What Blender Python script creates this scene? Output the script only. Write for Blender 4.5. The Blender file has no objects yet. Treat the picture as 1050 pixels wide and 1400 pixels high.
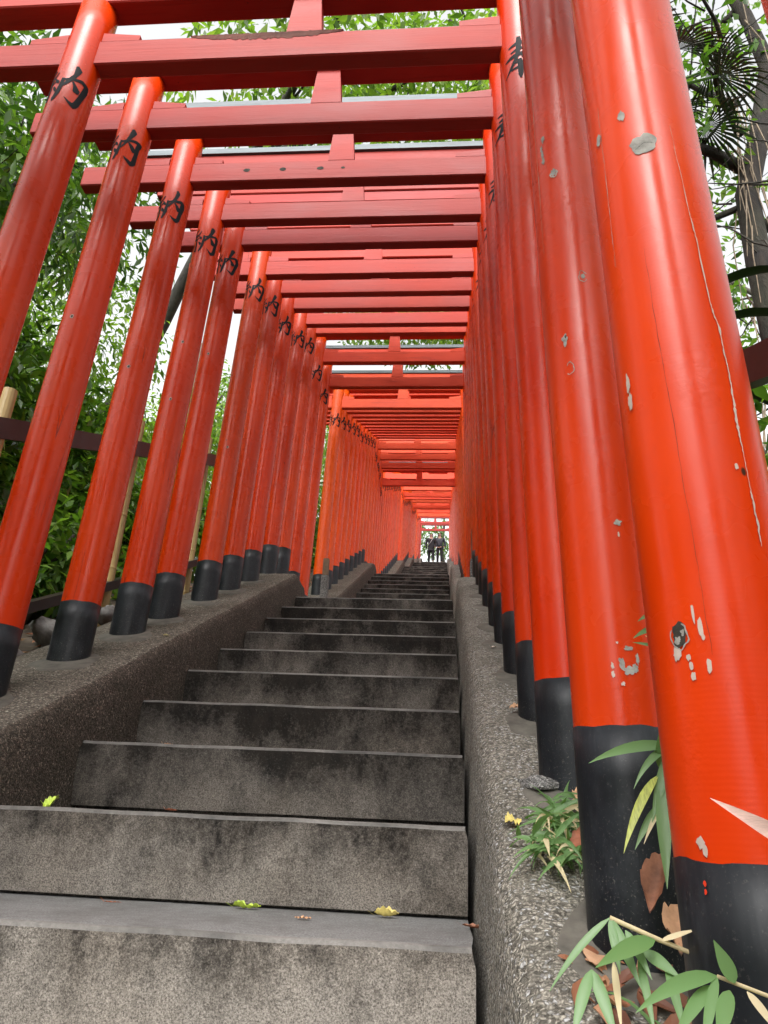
import bpy, math, random
import numpy as np
from mathutils import Vector, Matrix, noise
random.seed(7); rng = np.random.default_rng(7)
K = 0.42                       # metres per tread depth: the layout below is in treads
SC = bpy.context.scene; COL = SC.collection

# ---------------------------------------------------------------- camera
cam = bpy.data.objects.new('camera', bpy.data.cameras.new('camera')); COL.objects.link(cam)
rt = Vector((0.99641, 0.07227, 0.04406)); up = Vector((-0.01150, -0.40011, 0.91640)); fw = Vector((-0.08386, 0.91361, 0.39784))
M = Matrix((rt, up, -fw)).transposed().to_4x4(); M.translation = Vector((2.6542*K, 0, 0))
cam.matrix_world = M
cam.data.sensor_fit = 'VERTICAL'; cam.data.sensor_height = 36; cam.data.lens = 36*1003.47/1400
cam.data.clip_start = 0.02; cam.data.clip_end = 2000
SC.camera = cam
# ---------------------------------------------------------------- light
SUN_EL, SUN_AZ = math.radians(48), math.radians(186)   # behind the camera, down the hill
w = bpy.data.worlds.new('World'); SC.world = w; w.use_nodes = True
nt = w.node_tree; nt.nodes.clear()
sky = nt.nodes.new('ShaderNodeTexSky'); sky.sky_type = 'NISHITA'; sky.sun_disc = False
sky.sun_elevation = SUN_EL; sky.sun_rotation = SUN_AZ; sky.dust_density = 4.0; sky.air_density = 1.0
hs = nt.nodes.new('ShaderNodeHueSaturation'); hs.inputs['Saturation'].default_value = 0.06; hs.inputs['Value'].default_value = 1.0
bg = nt.nodes.new('ShaderNodeBackground'); bg.inputs['Strength'].default_value = 0.15
wo = nt.nodes.new('ShaderNodeOutputWorld')
nt.links.new(sky.outputs[0], hs.inputs['Color']); nt.links.new(hs.outputs[0], bg.inputs[0]); nt.links.new(bg.outputs[0], wo.inputs[0])
sd = bpy.data.lights.new('sun', 'SUN'); sd.energy = .55; sd.angle = math.radians(28); sd.color = (1, .96, .9)
sun = bpy.data.objects.new('sun', sd); COL.objects.link(sun)
sdir = Vector((math.sin(SUN_AZ)*math.cos(SUN_EL), math.cos(SUN_AZ)*math.cos(SUN_EL), math.sin(SUN_EL)))
sun.rotation_euler = sdir.to_track_quat('Z', 'Y').to_euler()
SC.view_settings.view_transform = 'Standard'; SC.view_settings.look = 'None'; SC.view_settings.gamma = 1
SC.view_settings.exposure = 1.62; SC.view_settings.use_curve_mapping = False
SC.render.engine = 'CYCLES'; SC.cycles.max_bounces = 8; SC.cycles.transparent_max_bounces = 8
SC.cycles.use_denoising = True; SC.cycles.sample_clamp_indirect = 6

# ---------------------------------------------------------------- helpers
def tag(o, label=None, cat=None, group=None, kind=None):
    for k_, v_ in (('label', label), ('category', cat), ('group', group), ('kind', kind)):
        if v_: o[k_] = v_
    return o
def empty(name, loc=(0, 0, 0), parent=None):
    o = bpy.data.objects.new(name, None); COL.objects.link(o); o.location = Vector(loc)*K
    o.empty_display_size = .05
    if parent: o.parent = parent
    return o
def data(name, v, f, mats, mi=None, smooth=False):
    v = np.asarray(v, np.float32).reshape(-1, 3)*K
    me = bpy.data.meshes.new(name)
    if isinstance(f, np.ndarray):
        n, k = f.shape
        me.vertices.add(len(v)); me.vertices.foreach_set('co', v.ravel())
        me.loops.add(n*k); me.loops.foreach_set('vertex_index', f.astype(np.int32).ravel())
        me.polygons.add(n); me.polygons.foreach_set('loop_start', np.arange(0, n*k, k, dtype=np.int32))
        me.update(calc_edges=True)
    else:
        me.from_pydata([tuple(map(float, q)) for q in v], [], f); me.update()
    for m in (mats if isinstance(mats, (list, tuple)) else [mats]): me.materials.append(m)
    if mi is not None: me.polygons.foreach_set('material_index', np.asarray(mi, np.int32))
    if smooth: me.polygons.foreach_set('use_smooth', np.ones(len(me.polygons), bool))
    return me
def obj(name, me, parent=None, loc=(0, 0, 0)):
    o = bpy.data.objects.new(name, me); COL.objects.link(o); o.location = Vector(loc)*K
    if parent: o.parent = parent
    return o
class MB:
    def __init__(s): s.v = []; s.f = []; s.m = []
    def box(s, x0, x1, y0, y1, z0, z1, m=0, b=0.0, taper=0.0):
        n = len(s.v)
        if b == 0:
            t = taper
            s.v += [(x0, y0, z0), (x1, y0, z0), (x1, y1, z0), (x0, y1, z0), (x0+t, y0, z1), (x1-t, y0, z1), (x1-t, y1, z1), (x0+t, y1, z1)]
            s.f += [tuple(n+i for i in q) for q in ((0, 3, 2, 1), (4, 5, 6, 7), (0, 1, 5, 4), (1, 2, 6, 5), (2, 3, 7, 6), (3, 0, 4, 7))]; s.m += [m]*6
        else:  # bevelled along x: octagonal section, chamfered ends
            sec = [(y0+b, z0), (y1-b, z0), (y1, z0+b), (y1, z1-b), (y1-b, z1), (y0+b, z1), (y0, z1-b), (y0, z0+b)]
            cy, cz = (y0+y1)/2, (z0+z1)/2
            for x, k_ in ((x0, 1), (x0+b, 0), (x1-b, 0), (x1, 1)):
                for (a, c) in sec:
                    if k_: a = cy+(a-cy)*(1-b/(y1-y0)); c = cz+(c-cz)*(1-b/(z1-z0))
                    s.v.append((x, a, c))
            for r in range(3):
                for i in range(8):
                    j = (i+1) % 8; s.f.append((n+r*8+i, n+(r+1)*8+i, n+(r+1)*8+j, n+r*8+j)); s.m.append(m)
            s.f.append(tuple(n+i for i in range(8))); s.f.append(tuple(n+24+i for i in reversed(range(8)))); s.m += [m, m]
        return s
    def tube(s, pts, rad, seg=12, m=0, cap=True, jit=0):
        n = len(s.v); pts = [Vector(p) for p in pts]; N = len(pts)
        d0 = (pts[1]-pts[0]).normalized(); u = d0.orthogonal().normalized()
        for i, p in enumerate(pts):
            d = (pts[min(i+1, N-1)]-pts[max(i-1, 0)]).normalized()
            u = (u-d*u.dot(d)).normalized(); v = d.cross(u); r = rad[i] if hasattr(rad, '__len__') else rad
            for k_ in range(seg):
                a = 2*math.pi*k_/seg; rr = r*(1+jit*noise.noise(p*3+Vector((math.cos(a), math.sin(a), 0))))
                s.v.append(tuple(p+(u*math.cos(a)+v*math.sin(a))*rr))
        for i in range(N-1):
            for k_ in range(seg):
                j = (k_+1) % seg; s.f.append((n+i*seg+k_, n+i*seg+j, n+(i+1)*seg+j, n+(i+1)*seg+k_)); s.m.append(m)
        if cap:
            s.f.append(tuple(n+k_ for k_ in reversed(range(seg)))); s.f.append(tuple(n+(N-1)*seg+k_ for k_ in range(seg))); s.m += [m, m]
        return s
    def data(s, name, mats, smooth=False): return data(name, s.v, s.f, mats, s.m, smooth)
    def build(s, name, mats, parent=None, loc=(0, 0, 0), smooth=False): return obj(name, s.data(name, mats, smooth), parent, loc)

# ---------------------------------------------------------------- materials
class NM:
    def __init__(s, name):
        s.m = bpy.data.materials.new(name); s.m.use_nodes = True; s.t = s.m.node_tree; s.n = s.t.nodes; s.l = s.t.links
        s.b = s.n['Principled BSDF']; s.out = s.n['Material Output']; s.co = s.n.new('ShaderNodeTexCoord').outputs['Object']
    def put(s, node, key, val):
        if hasattr(val, 'links') or isinstance(val, bpy.types.NodeSocket): s.l.new(val, node.inputs[key])
        elif val is not None: node.inputs[key].default_value = val
    def mapping(s, scale=(1, 1, 1), loc=(0, 0, 0), vec=None, rot=(0, 0, 0)):
        q = s.n.new('ShaderNodeMapping'); q.inputs['Scale'].default_value = scale; q.inputs['Location'].default_value = loc; q.inputs['Rotation'].default_value = rot
        s.l.new(vec or s.co, q.inputs[0]); return q.outputs[0]
    def noise(s, scale, detail=4, rough=.55, vec=None, dist=0):
        q = s.n.new('ShaderNodeTexNoise'); q.inputs['Scale'].default_value = scale; q.inputs['Detail'].default_value = detail
        q.inputs['Roughness'].default_value = rough; q.inputs['Distortion'].default_value = dist; s.l.new(vec or s.co, q.inputs['Vector']); return q.outputs[0]
    def n_col(s, scale, vec):
        q = s.n.new('ShaderNodeTexNoise'); q.inputs['Scale'].default_value = scale; q.inputs['Detail'].default_value = 2; s.l.new(vec, q.inputs['Vector']); return q.outputs[1]
    def vor(s, scale, vec=None, out='Distance', rnd=1, feat='F1'):
        q = s.n.new('ShaderNodeTexVoronoi'); q.feature = feat; q.inputs['Scale'].default_value = scale; q.inputs['Randomness'].default_value = rnd
        s.l.new(vec or s.co, q.inputs['Vector']); return q.outputs[out]
    def ramp(s, fac, stops, interp='LINEAR'):
        q = s.n.new('ShaderNodeValToRGB'); q.color_ramp.interpolation = interp; e = q.color_ramp.elements
        while len(e) < len(stops): e.new(.5)
        for i, (p_, c) in enumerate(stops):
            e[i].position = p_; e[i].color = (*c, 1) if hasattr(c, '__len__') else (c, c, c, 1)
        s.l.new(fac, q.inputs[0]); return q.outputs[0]
    def mix(s, fac, a, b, mode='MIX'):
        q = s.n.new('ShaderNodeMix'); q.data_type = 'RGBA'; q.blend_type = mode
        for k_, v_ in ((0, fac), (6, a), (7, b)):
            if isinstance(v_, tuple) and len(v_) == 3: v_ = (*v_, 1)
            s.put(q, k_, v_)
        return q.outputs[2]
    def math(s, op, a, b=None, c=None):
        q = s.n.new('ShaderNodeMath'); q.operation = op
        for i, v_ in enumerate((a, b, c)):
            if v_ is not None: s.put(q, i, v_)
        return q.outputs[0]
    def bump(s, h, strength=.3, dist=.01, prev=None):
        q = s.n.new('ShaderNodeBump'); q.inputs['Strength'].default_value = strength; q.inputs['Distance'].default_value = dist
        s.l.new(h, q.inputs['Height'])
        if prev: s.l.new(prev, q.inputs['Normal'])
        return q.outputs[0]
    def fin(s, color=None, rough=None, normal=None, **kw):
        if isinstance(color, tuple) and len(color) == 3: color = (*color, 1)
        s.put(s.b, 'Base Color', color); s.put(s.b, 'Roughness', rough)
        if normal is not None: s.l.new(normal, s.b.inputs['Normal'])
        for k_, v_ in kw.items(): s.put(s.b, k_.replace('_', ' '), v_)
        return s.m
def objcolor(m):
    q = m.n.new('ShaderNodeObjectInfo'); return q.outputs['Color'], q.outputs['Random'], q.outputs['Location']
def rnd_vec(m):   # object coordinates shifted by where the object stands, so that copies do not repeat
    c, r, loc = objcolor(m)
    q = m.n.new('ShaderNodeVectorMath'); q.operation = 'MULTIPLY_ADD'
    m.l.new(loc, q.inputs[0]); q.inputs[1].default_value = (3.1, 7.7, 5.3); m.l.new(m.co, q.inputs[2]); return q.outputs[0], c, r

def mat_post():
    m = NM('vermilion_gloss'); v, c, r = rnd_vec(m)
    big = m.noise(5, 3, .6, m.mapping((1, 1, .35), vec=v)); fine = m.noise(60, 3, .6, m.mapping((1, 1, .08), vec=v))
    dark = m.mix(1.0, c, (.88, .76, .7), 'MULTIPLY'); lite = m.mix(.06, c, (.9, .16, .03))
    col = m.mix(m.ramp(big, [(.35, 0), (.68, 1)]), dark, lite)
    col = m.mix(m.math('MULTIPLY', m.ramp(fine, [(.60, 0), (.85, 1)]), .05), col, (.25, .01, .006))
    spots = m.ramp(m.vor(9, m.mapping((1, 1, .6), vec=v)), [(.018, 1), (.032, 0)])
    col = m.mix(spots, col, (.05, .02, .012))
    # hairline cracks running up the pole
    cr = m.noise(14, 2, .5, m.mapping((1, 1, .035), vec=v)); crk = m.ramp(m.math('ABSOLUTE', m.math('SUBTRACT', cr, .5)), [(.0, 1), (.0035, 0)])
    gate = m.ramp(m.noise(2.2, 2, .5, v), [(.60, 0), (.63, 1)]); crk = m.math('MULTIPLY', crk, gate)
    col = m.mix(m.math('MULTIPLY', crk, .75), col, (.10, .008, .005))
    # brush and lathe ripples + lumps
    wv = m.n.new('ShaderNodeTexWave'); wv.wave_type = 'BANDS'; wv.bands_direction = 'Z'; wv.inputs['Scale'].default_value = 60
    wv.inputs['Distortion'].default_value = 1.5; wv.inputs['Detail'].default_value = 1; m.l.new(v, wv.inputs['Vector'])
    rip = m.math('MULTIPLY', wv.outputs['Fac'], m.ramp(m.noise(3.5, 2, .5, v), [(.42, 0), (.6, 1)]))
    n1 = m.bump(rip, .022, .002); n2 = m.bump(m.noise(20, 3, .55, m.mapping((1, 1, .7), vec=v)), .07, .006, n1)
    blis = m.math('MULTIPLY', m.noise(120, 2, .6, v), m.ramp(m.noise(6, 2, .5, v), [(.55, 0), (.68, 1)]))
    n3 = m.bump(blis, .35, .003, n2); n4 = m.bump(m.math('MULTIPLY', crk, -1), .6, .002, n3)
    ro = m.ramp(m.noise(9, 3, .6, v), [(.3, .22), (.75, .36)])
    return m.fin(col, ro, n4, Coat_Weight=.02, Coat_Roughness=.12, Specular_IOR_Level=.26)
def mat_beam():
    m = NM('vermilion_beam_paint'); v, c, r = rnd_vec(m)
    gr = m.noise(30, 5, .65, m.mapping((.06, 1, 1), vec=v), 1.2); big = m.noise(4, 3, .6, m.mapping((.4, 1, 1), vec=v))
    col = m.mix(m.ramp(big, [(.3, 0), (.7, 1)]), m.mix(1.0, c, (.82, .66, .62), 'MULTIPLY'), m.mix(.10, c, (.8, .22, .18)))
    col = m.mix(m.math('MULTIPLY', m.ramp(gr, [(.54, 0), (.66, 1)]), .35), col, (.22, .015, .012))
    spots = m.ramp(m.vor(16, v), [(.03, 1), (.05, 0)]); col = m.mix(m.math('MULTIPLY', spots, .8), col, (.06, .015, .012))
    n1 = m.bump(gr, .45, .004); n2 = m.bump(m.noise(90, 2, .6, m.mapping((.25, 1, 1), vec=v)), .25, .0015, n1)
    return m.fin(col, m.ramp(big, [(.3, .45), (.7, .62)]), n2, Specular_IOR_Level=.22)
def mat_black():
    m = NM('black_base_paint'); v, c, r = rnd_vec(m)
    d = m.noise(7, 5, .7, v); sp = m.ramp(m.noise(240, 3, .75, v), [(.60, 0), (.70, 1)])
    sx = m.n.new('ShaderNodeSeparateXYZ'); m.l.new(m.co, sx.inputs[0])
    low = m.math('MULTIPLY', m.ramp(m.math('ADD', sx.outputs[2], m.math('MULTIPLY', d, .12)), [(.03, 1), (.24, .22)]), sp)
    col = m.mix(m.ramp(d, [(.35, 0), (.75, 1)]), (.005, .006, .008), (.012, .015, .020))
    smu = m.ramp(m.noise(16, 5, .7, m.mapping((1, 1, .5), vec=v)), [(.52, 0), (.68, 1)]); col = m.mix(m.math('MULTIPLY', smu, .55), col, (.034, .037, .042))
    col = m.mix(m.math('MULTIPLY', low, .8), col, (.20, .185, .16))
    st = m.noise(30, 3, .6, m.mapping((1, 1, .15), vec=v)); n1 = m.bump(st, .35, .004)
    return m.fin(col, m.ramp(d, [(.3, .36), (.7, .55)]), n1, Specular_IOR_Level=.35)
def mat_cap():
    m = NM('weathered_sky_grey_cap'); v, c, r = rnd_vec(m)
    n = m.noise(18, 5, .7, m.mapping((.12, 1, 1), vec=v)); col = m.ramp(n, [(.3, (.045, .055, .062)), (.6, (.10, .125, .14)), (.8, (.17, .19, .20))])  # weathered black paint; the sky's reflection is mixed into the blue-grey
    return m.fin(col, .55, m.bump(n, .5, .005))
def mat_concrete(name='stained_concrete', lite=1.0, damp=.0, brown=0.0):
    m = NM(name); v, c, r = rnd_vec(m)
    big = m.noise(3.4, 6, .66, m.mapping((1, 1, .75), vec=v), .25); mid = m.noise(13, 6, .75, m.mapping((1, 1, .6), vec=v)); strk = m.noise(22, 4, .6, m.mapping((1, 1, .22), vec=v))
    sp = m.noise(300, 4, .8, v); sp2 = m.noise(85, 5, .85, v)
    k_ = lite
    moss = m.mix(m.ramp(mid, [(.35, 0), (.7, 1)]), (.008*k_, .0063*k_, .005*k_), (.038*k_, .030*k_, .022*k_))
    clean = m.mix(m.ramp(sp, [(.36, 0), (.64, 1)]), (.058*k_, .050*k_, .042*k_), (.36*k_, .325*k_, .285*k_))
    sx = m.n.new('ShaderNodeSeparateXYZ'); m.l.new(m.co, sx.inputs[0])     # algae run down from under the nosing of each step
    top = m.ramp(m.math('ADD', m.math('MULTIPLY', sx.outputs[2], 4.5), m.math('MULTIPLY', strk, .35)), [(-.0, 0), (.25, 1)]) if False else m.ramp(m.math('ADD', m.math('MULTIPLY_ADD', sx.outputs[2], 5.0, .72), m.math('MULTIPLY', strk, .5)), [(.25, 0), (1.1, 1)])
    f = m.math('ADD', m.math('ADD', m.math('MULTIPLY', big, .55), m.math('MULTIPLY', sp2, .26)), m.math('MULTIPLY', m.math('ADD', mid, strk), .13))
    f = m.math('SUBTRACT', f, m.math('MULTIPLY', top, .10)); f = m.math('SUBTRACT', f, damp)
    col = m.mix(m.ramp(f, [(.40, 0), (.56, 1)]), moss, clean)
    col = m.mix(m.math('MULTIPLY', m.ramp(m.noise(150, 3, .85, v), [(.60, 0), (.70, 1)]), .38), col, (.26*k_, .235*k_, .21*k_))
    col = m.mix(m.math('MULTIPLY', m.ramp(m.noise(1.6, 4, .6, v), [(.45, 0), (.65, 1)]), .18), col, m.mix(1.0, col, (1.15, .95, .72), 'MULTIPLY'))
    return m.fin(col, .88, m.bump(sp2, .6, .004, m.bump(mid, .45, .012)), Specular_IOR_Level=.3)
def mat_tread():
    m = NM('worn_tread_concrete'); v, c, r = rnd_vec(m)
    sp = m.noise(260, 3, .75, v); b = m.noise(5, 4, .6, v)
    col = m.mix(m.ramp(sp, [(.35, 0), (.65, 1)]), (.085, .083, .08), (.25, .25, .245)); col = m.mix(m.math('MULTIPLY', m.ramp(m.math('MULTIPLY_ADD', m.noise(40, 4, .8, v), .4, m.math('MULTIPLY', b, .6)), [(.42, 0), (.62, 1)]), .6), col, (.065, .06, .055))
    return m.fin(col, .75, m.bump(sp, .4, .002))
def mat_edge():
    m = NM('worn_step_edge'); v, c, r = rnd_vec(m)
    sp = m.noise(120, 3, .75, v); b = m.noise(6, 4, .7, v)
    col = m.mix(m.ramp(b, [(.35, 0), (.6, 1)]), (.06, .057, .053), m.mix(sp, (.085, .078, .07), (.23, .215, .20)))
    return m.fin(col, .8, m.bump(sp, .6, .003))
def mat_aggregate(name, base, moss=.4, pale=1.0):
    m = NM(name); v, c, r = rnd_vec(m)
    wv = m.mix(.06, v, m.vor(3, v, 'Color'))
    vv = m.mix(.02, v, m.n_col(70, v)); d = m.vor(190, vv); cc = m.vor(190, vv, 'Color'); bw = m.n.new('ShaderNodeSeparateColor'); m.l.new(cc, bw.inputs[0])
    peb = m.ramp(bw.outputs[0], [(0, tuple(.25*q for q in base)), (.45, base), (.85, tuple(1.5*q for q in base)), (.96, tuple(min(.55, 2.4*q*pale) for q in base))])
    gap = m.ramp(d, [(.30, 0), (.62, 1)]); col = m.mix(m.math('MULTIPLY', gap, .7), peb, tuple(.22*q for q in base))
    dirt = m.ramp(m.noise(4.5, 6, .7, v), [(.40, 0), (.66, 1)]); col = m.mix(m.math('MULTIPLY', dirt, moss), col, (.035, .032, .018))
    n1 = m.bump(m.math('SUBTRACT', 1, d), .8, .006); n2 = m.bump(m.noise(14, 4, .6, v), .5, .015, n1)
    return m.fin(col, .9, n2, Specular_IOR_Level=.35)
def mat_simple(name, col, rough=.6, ns=20, var=.35, bumpd=.003, stretch=(1, 1, 1), **kw):
    m = NM(name); v, c, r = rnd_vec(m); n = m.noise(ns, 4, .65, m.mapping(stretch, vec=v))
    co = m.mix(m.ramp(n, [(.3, 0), (.7, 1)]), tuple(q*(1-var) for q in col), tuple(min(1, q*(1+var)) for q in col))
    return m.fin(co, rough, m.bump(n, .4, bumpd), **kw)
def mat_leaf(name, cols, trans=.35, rough=.38):
    m = NM(name); g = m.n.new('ShaderNodeNewGeometry'); r = g.outputs['Random Per Island']
    n = m.noise(1.1, 3, .6)
    f = m.math('ADD', m.math('MULTIPLY', r, .65), m.math('MULTIPLY', n, .35))
    k_ = len(cols); col = m.ramp(f, [(.12+.76*i/(k_-1), c) for i, c in enumerate(cols)])
    m.fin(col, rough, Specular_IOR_Level=.5)
    t = m.n.new('ShaderNodeBsdfTranslucent'); tc = m.mix(1.0, col, (1.5, 1.75, .7), 'MULTIPLY'); m.l.new(tc, t.inputs[0])
    mx = m.n.new('ShaderNodeMixShader'); mx.inputs[0].default_value = trans; m.l.new(m.b.outputs[0], mx.inputs[1]); m.l.new(t.outputs[0], mx.inputs[2])
    m.l.new(mx.outputs[0], m.out.inputs[0]); return m.m
def mat_bark(name, c0, c1, sc=14):
    m = NM(name); v, c, r = rnd_vec(m); n = m.noise(sc, 6, .7, m.mapping((1, 1, .3), vec=v), .6); b = m.noise(2.5, 3, .5, v)
    col = m.mix(m.ramp(n, [(.35, 0), (.68, 1)]), c0, c1); col = m.mix(m.math('MULTIPLY', m.ramp(b, [(.5, 0), (.7, 1)]), .25), col, (.035, .045, .015))
    return m.fin(col, .9, m.bump(n, .8, .02))

POST, BEAM, BLACK, CAP = mat_post(), mat_beam(), mat_black(), mat_cap()
CONC, TREAD, EDGE = mat_concrete(), mat_tread(), mat_edge()
CONC_L = mat_concrete('stained_concrete_pale', 1.05, -.045); CONC_M = mat_concrete('stained_concrete_middle', .80, .012); CONC_D = mat_concrete('algae_dark_concrete', .58, .040)
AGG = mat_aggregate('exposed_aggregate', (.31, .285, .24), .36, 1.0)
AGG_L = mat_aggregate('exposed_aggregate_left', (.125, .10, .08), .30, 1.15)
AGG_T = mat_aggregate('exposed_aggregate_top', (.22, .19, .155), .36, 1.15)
CEM = mat_simple('cement_mortar', (.105, .096, .08), .9, 22, .35, .004)
GRAN = mat_aggregate('granite', (.26, .25, .24), .15, .8)
INK = mat_simple('black_ink', (.004, .0045, .006), .6, 40, .2, .0004, Specular_IOR_Level=.15)
SOIL = mat_simple('leaf_litter_soil', (.060, .045, .030), .95, 9, .6, .03)
STEEL = mat_simple('dark_brown_rail_paint', (.022, .012, .011), .4, 12, .3, .001)
STEELTOP = STEEL
BAMB = mat_simple('dry_bamboo', (.42, .30, .12), .45, 8, .3, .001, (1, 1, .1))
CHIP = mat_simple('bare_grey_primer', (.30, .29, .26), .8, 60, .5, .002)
CHIPW = mat_simple('white_chipped_paint', (.50, .40, .34), .7, 60, .15, .001)
HOLE = mat_simple('dark_rotten_knot', (.035, .028, .02), .9, 60, .7, .004)
WOODRAW = mat_simple('bare_rotten_wood', (.14, .05, .035), .9, 30, .6, .006, (.1, 1, 1))
L_DARK = mat_leaf('dark_glossy_leaves', [(.016, .040, .008), (.040, .092, .015), (.080, .155, .025), (.16, .26, .045)], .38, .30)
L_MID = mat_leaf('mid_green_leaves', [(.022, .055, .010), (.055, .12, .018), (.10, .19, .028), (.19, .29, .05)], .45, .4)
L_LIGHT = mat_leaf('yellow_green_leaves', [(.045, .095, .015), (.10, .175, .026), (.17, .27, .04), (.27, .36, .07)], .5, .45)
BARK = mat_bark('grey_bark', (.03, .026, .02), (.13, .115, .09)); BARK_D = mat_bark('dark_bark', (.012, .010, .008), (.06, .05, .04)); PALMB = mat_bark('fibrous_palm_bark', (.006, .0045, .0035), (.032, .022, .015), 22)
BLADE = mat_leaf('bamboo_grass_green', [(.045, .115, .028), (.085, .18, .055), (.14, .25, .09), (.25, .34, .17)], .28, .42)
STRAW = mat_leaf('dry_straw_blades', [(.42, .33, .16), (.55, .45, .27), (.62, .55, .38)], .25, .6)
D_BROWN = mat_simple('dry_brown_leaf', (.24, .095, .05), .65, 40, .4, .002); D_TAN = mat_simple('dry_tan_leaf', (.48, .27, .15), .65, 40, .3, .002)
D_YEL = mat_simple('yellowing_leaf', (.52, .42, .12), .6, 30, .35, .002); D_RED = mat_simple('red_brown_leaf', (.33, .10, .045), .55, 40, .35, .002)
D_GREEN = mat_simple('deep_green_leaf', (.020, .050, .013), .32, 12, .4, .002)
G_OLIVE = mat_simple('olive_striped_leaf', (.30, .33, .05), .5, 60, .45, .001, (8, 1, 1))
G_LEAF = mat_simple('green_yellow_leaf', (.38, .50, .05), .5, 30, .35, .002)

# ---------------------------------------------------------------- layout (in treads)
S, H0, W = 0.46368, 2.01409, 2.8067
FL = []      # flights: (y of first nosing, z of first nosing, steps, landing length after)
y, z = 3.4431, S*3.4431-H0
for n_, L_ in ((10, 3.66), (11, 5.0), (15, 3.5), (11, 3.4), (8, 3.4), (9, 30)):
    FL.append((y, z, n_, L_)); y += n_-1+L_; z += S*n_
ZTOP = FL[-1][1]+S*(FL[-1][2]-1); YTOP = FL[-1][0]+FL[-1][2]-1
def line(yy):          # height of the nosing line (landings level)
    if yy <= FL[0][0]: return max(S*yy-H0, S*(-34)-H0)
    for i, (ys, zs, n, L) in enumerate(FL):
        ye = ys+n-1; ze = zs+S*(n-1)
        if yy < ys: return zs-S
        if yy <= ye: return zs+S*(yy-ys)
    return ZTOP
def sm(a, b, t): t = min(1, max(0, (t-a)/(b-a))); return t*t*(3-2*t)

# ---------------------------------------------------------------- terrain: one sheet to the horizon
def ground_z(x, yy):
    b = line(yy)
    if 20 > yy: b = min(b, S*yy-H0+.5) if yy > 12.44 else b
    if -1.05 < x < W+1.0: return b-1.6
    if x < 0:
        d = -1.05-x; zz = b+.22 - 1.6*sm(1.0, 8, d) - 3.0*sm(6, 40, d)
    else:
        d = x-(W+1.0); zz = b+.30 - .3*sm(.8, 5, d) + 2.0*sm(6, 40, d)
    k = min(1, d/1.2)
    return zz + k*(.16*noise.noise(Vector((x*.9, yy*.9, 0)))+.5*min(1, d/8)*noise.noise(Vector((x*.2, yy*.2, 3))))
xs = [-700, -300, -120, -70, -45, -30, -22, -17, -13, -10, -8, -6.5, -5.4, -4.6, -4, -3.5, -3, -2.6, -2.2, -1.9, -1.6, -1.35, -1.16, -1.04, -.9, 1.4, W+.9, W+.99, W+1.1, W+1.3, W+1.6, W+2, W+2.5, W+3, W+3.6, W+4.4, W+5.5, W+7, W+9, W+12, W+16, W+22, W+30, W+45, W+70, W+120, W+300, W+700]
ys_ = [-700, -300, -150, -90, -60, -45, -34, -25, -18, -13, -9, -6, -4]+[(-3+.3*i) for i in range(140)]+[39+i*1.0 for i in range(60)]+[100, 104, 110, 120, 140, 180, 300, 700]
gv = [(x, yy, ground_z(x, yy)) for yy in ys_ for x in xs]; nx_ = len(xs)
gf = np.array([(j*nx_+i, j*nx_+i+1, (j+1)*nx_+i+1, (j+1)*nx_+i) for j in range(len(ys_)-1) for i in range(nx_-1)])
tag(obj('ground', data('ground', gv, gf, SOIL, smooth=True)), kind='structure')

# ---------------------------------------------------------------- staircase
stairs = tag(empty('staircase', (0, FL[0][0], FL[0][1])), kind='structure')
def step_mesh(w, depth, R, seed, nx=18, near=False):
    # profile from the foot of the riser up over the worn nosing and back along the tread
    r = random.Random(seed)
    prof = [(.13, -R-.01), (.12, -R+.030), (.030, -R+.022), (.012, -R*.6), (.0, -.075), (.002, -.022), (.010, -.007), (.026, .0), (.3, .0), (depth*.7, .0), (depth, .0)]
    mi_ = [0, 0, 0, 0, 0, 1, 1, 2, 2, 2]
    v = []; f = []; mi = []; nx = nx if near else max(6, nx//2)
    for i in range(nx+1):
        x = w*i/nx
        for j, (a, b) in enumerate(prof):
            k = .010 if near else .006
            q = Vector((x*1.7+seed*3.3, a*3, b*3))
            dy = k*noise.noise(q*2.2)*(1 if 0 < j < 8 else 0); dz = k*.6*noise.noise(q*1.3+Vector((9, 0, 0)))*(1 if 4 < j < 10 else 0)
            xx = x
            if i in (0, nx): xx = x+(.015 if i == 0 else -.015)*(1 if j in (5, 6, 7) else 0)
            v.append((xx, a+dy, b+dz))
    P_ = len(prof)
    for i in range(nx):
        for j in range(P_-1):
            f.append((i*P_+j, (i+1)*P_+j, (i+1)*P_+j+1, i*P_+j+1)); mi.append(mi_[j])
    n = len(v)   # ends, back, bottom
    for i in (0, nx):
        v += [(w*i/nx, depth, -R-.01)]
        ring = [i*P_+j for j in range(P_)]+[n+(0 if i == 0 else 1)]
        f.append(tuple(ring if i == 0 else reversed(ring))); mi.append(0)
    return v, f, mi
si = 0
for F, (ys0, zs0, n, L) in enumerate(FL):
    first = -4 if F == 0 else 0
    for i in range(first, n):
        near = F == 0 and i < 6
        last = i == n-1
        v, f, mi = step_mesh(W+(0 if F else .0), 1.20, S, si, 28, near)
        o = obj('step', data('step', v, f, [(CONC_L if i < 1 else CONC_M if i == 1 else CONC_D) if F == 0 else CONC_D, EDGE, TREAD], mi), stairs, (random.uniform(-.012, .012), ys0+i-FL[0][0], zs0+S*i-FL[0][1]+random.uniform(-.006, .006)))
        si += 1
    ye = ys0+n-1; ze = zs0+S*(n-1); b = MB()
    b.box(-1.25, W+1.25, ye+1.20, ye+L+.15+(.0 if F < 5 else 2), ze-1.2, ze-.003)
    b.build('landing_slab', CONC_L if F == 0 else CONC_D, stairs, (0, -FL[0][0], -FL[0][1]))

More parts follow.
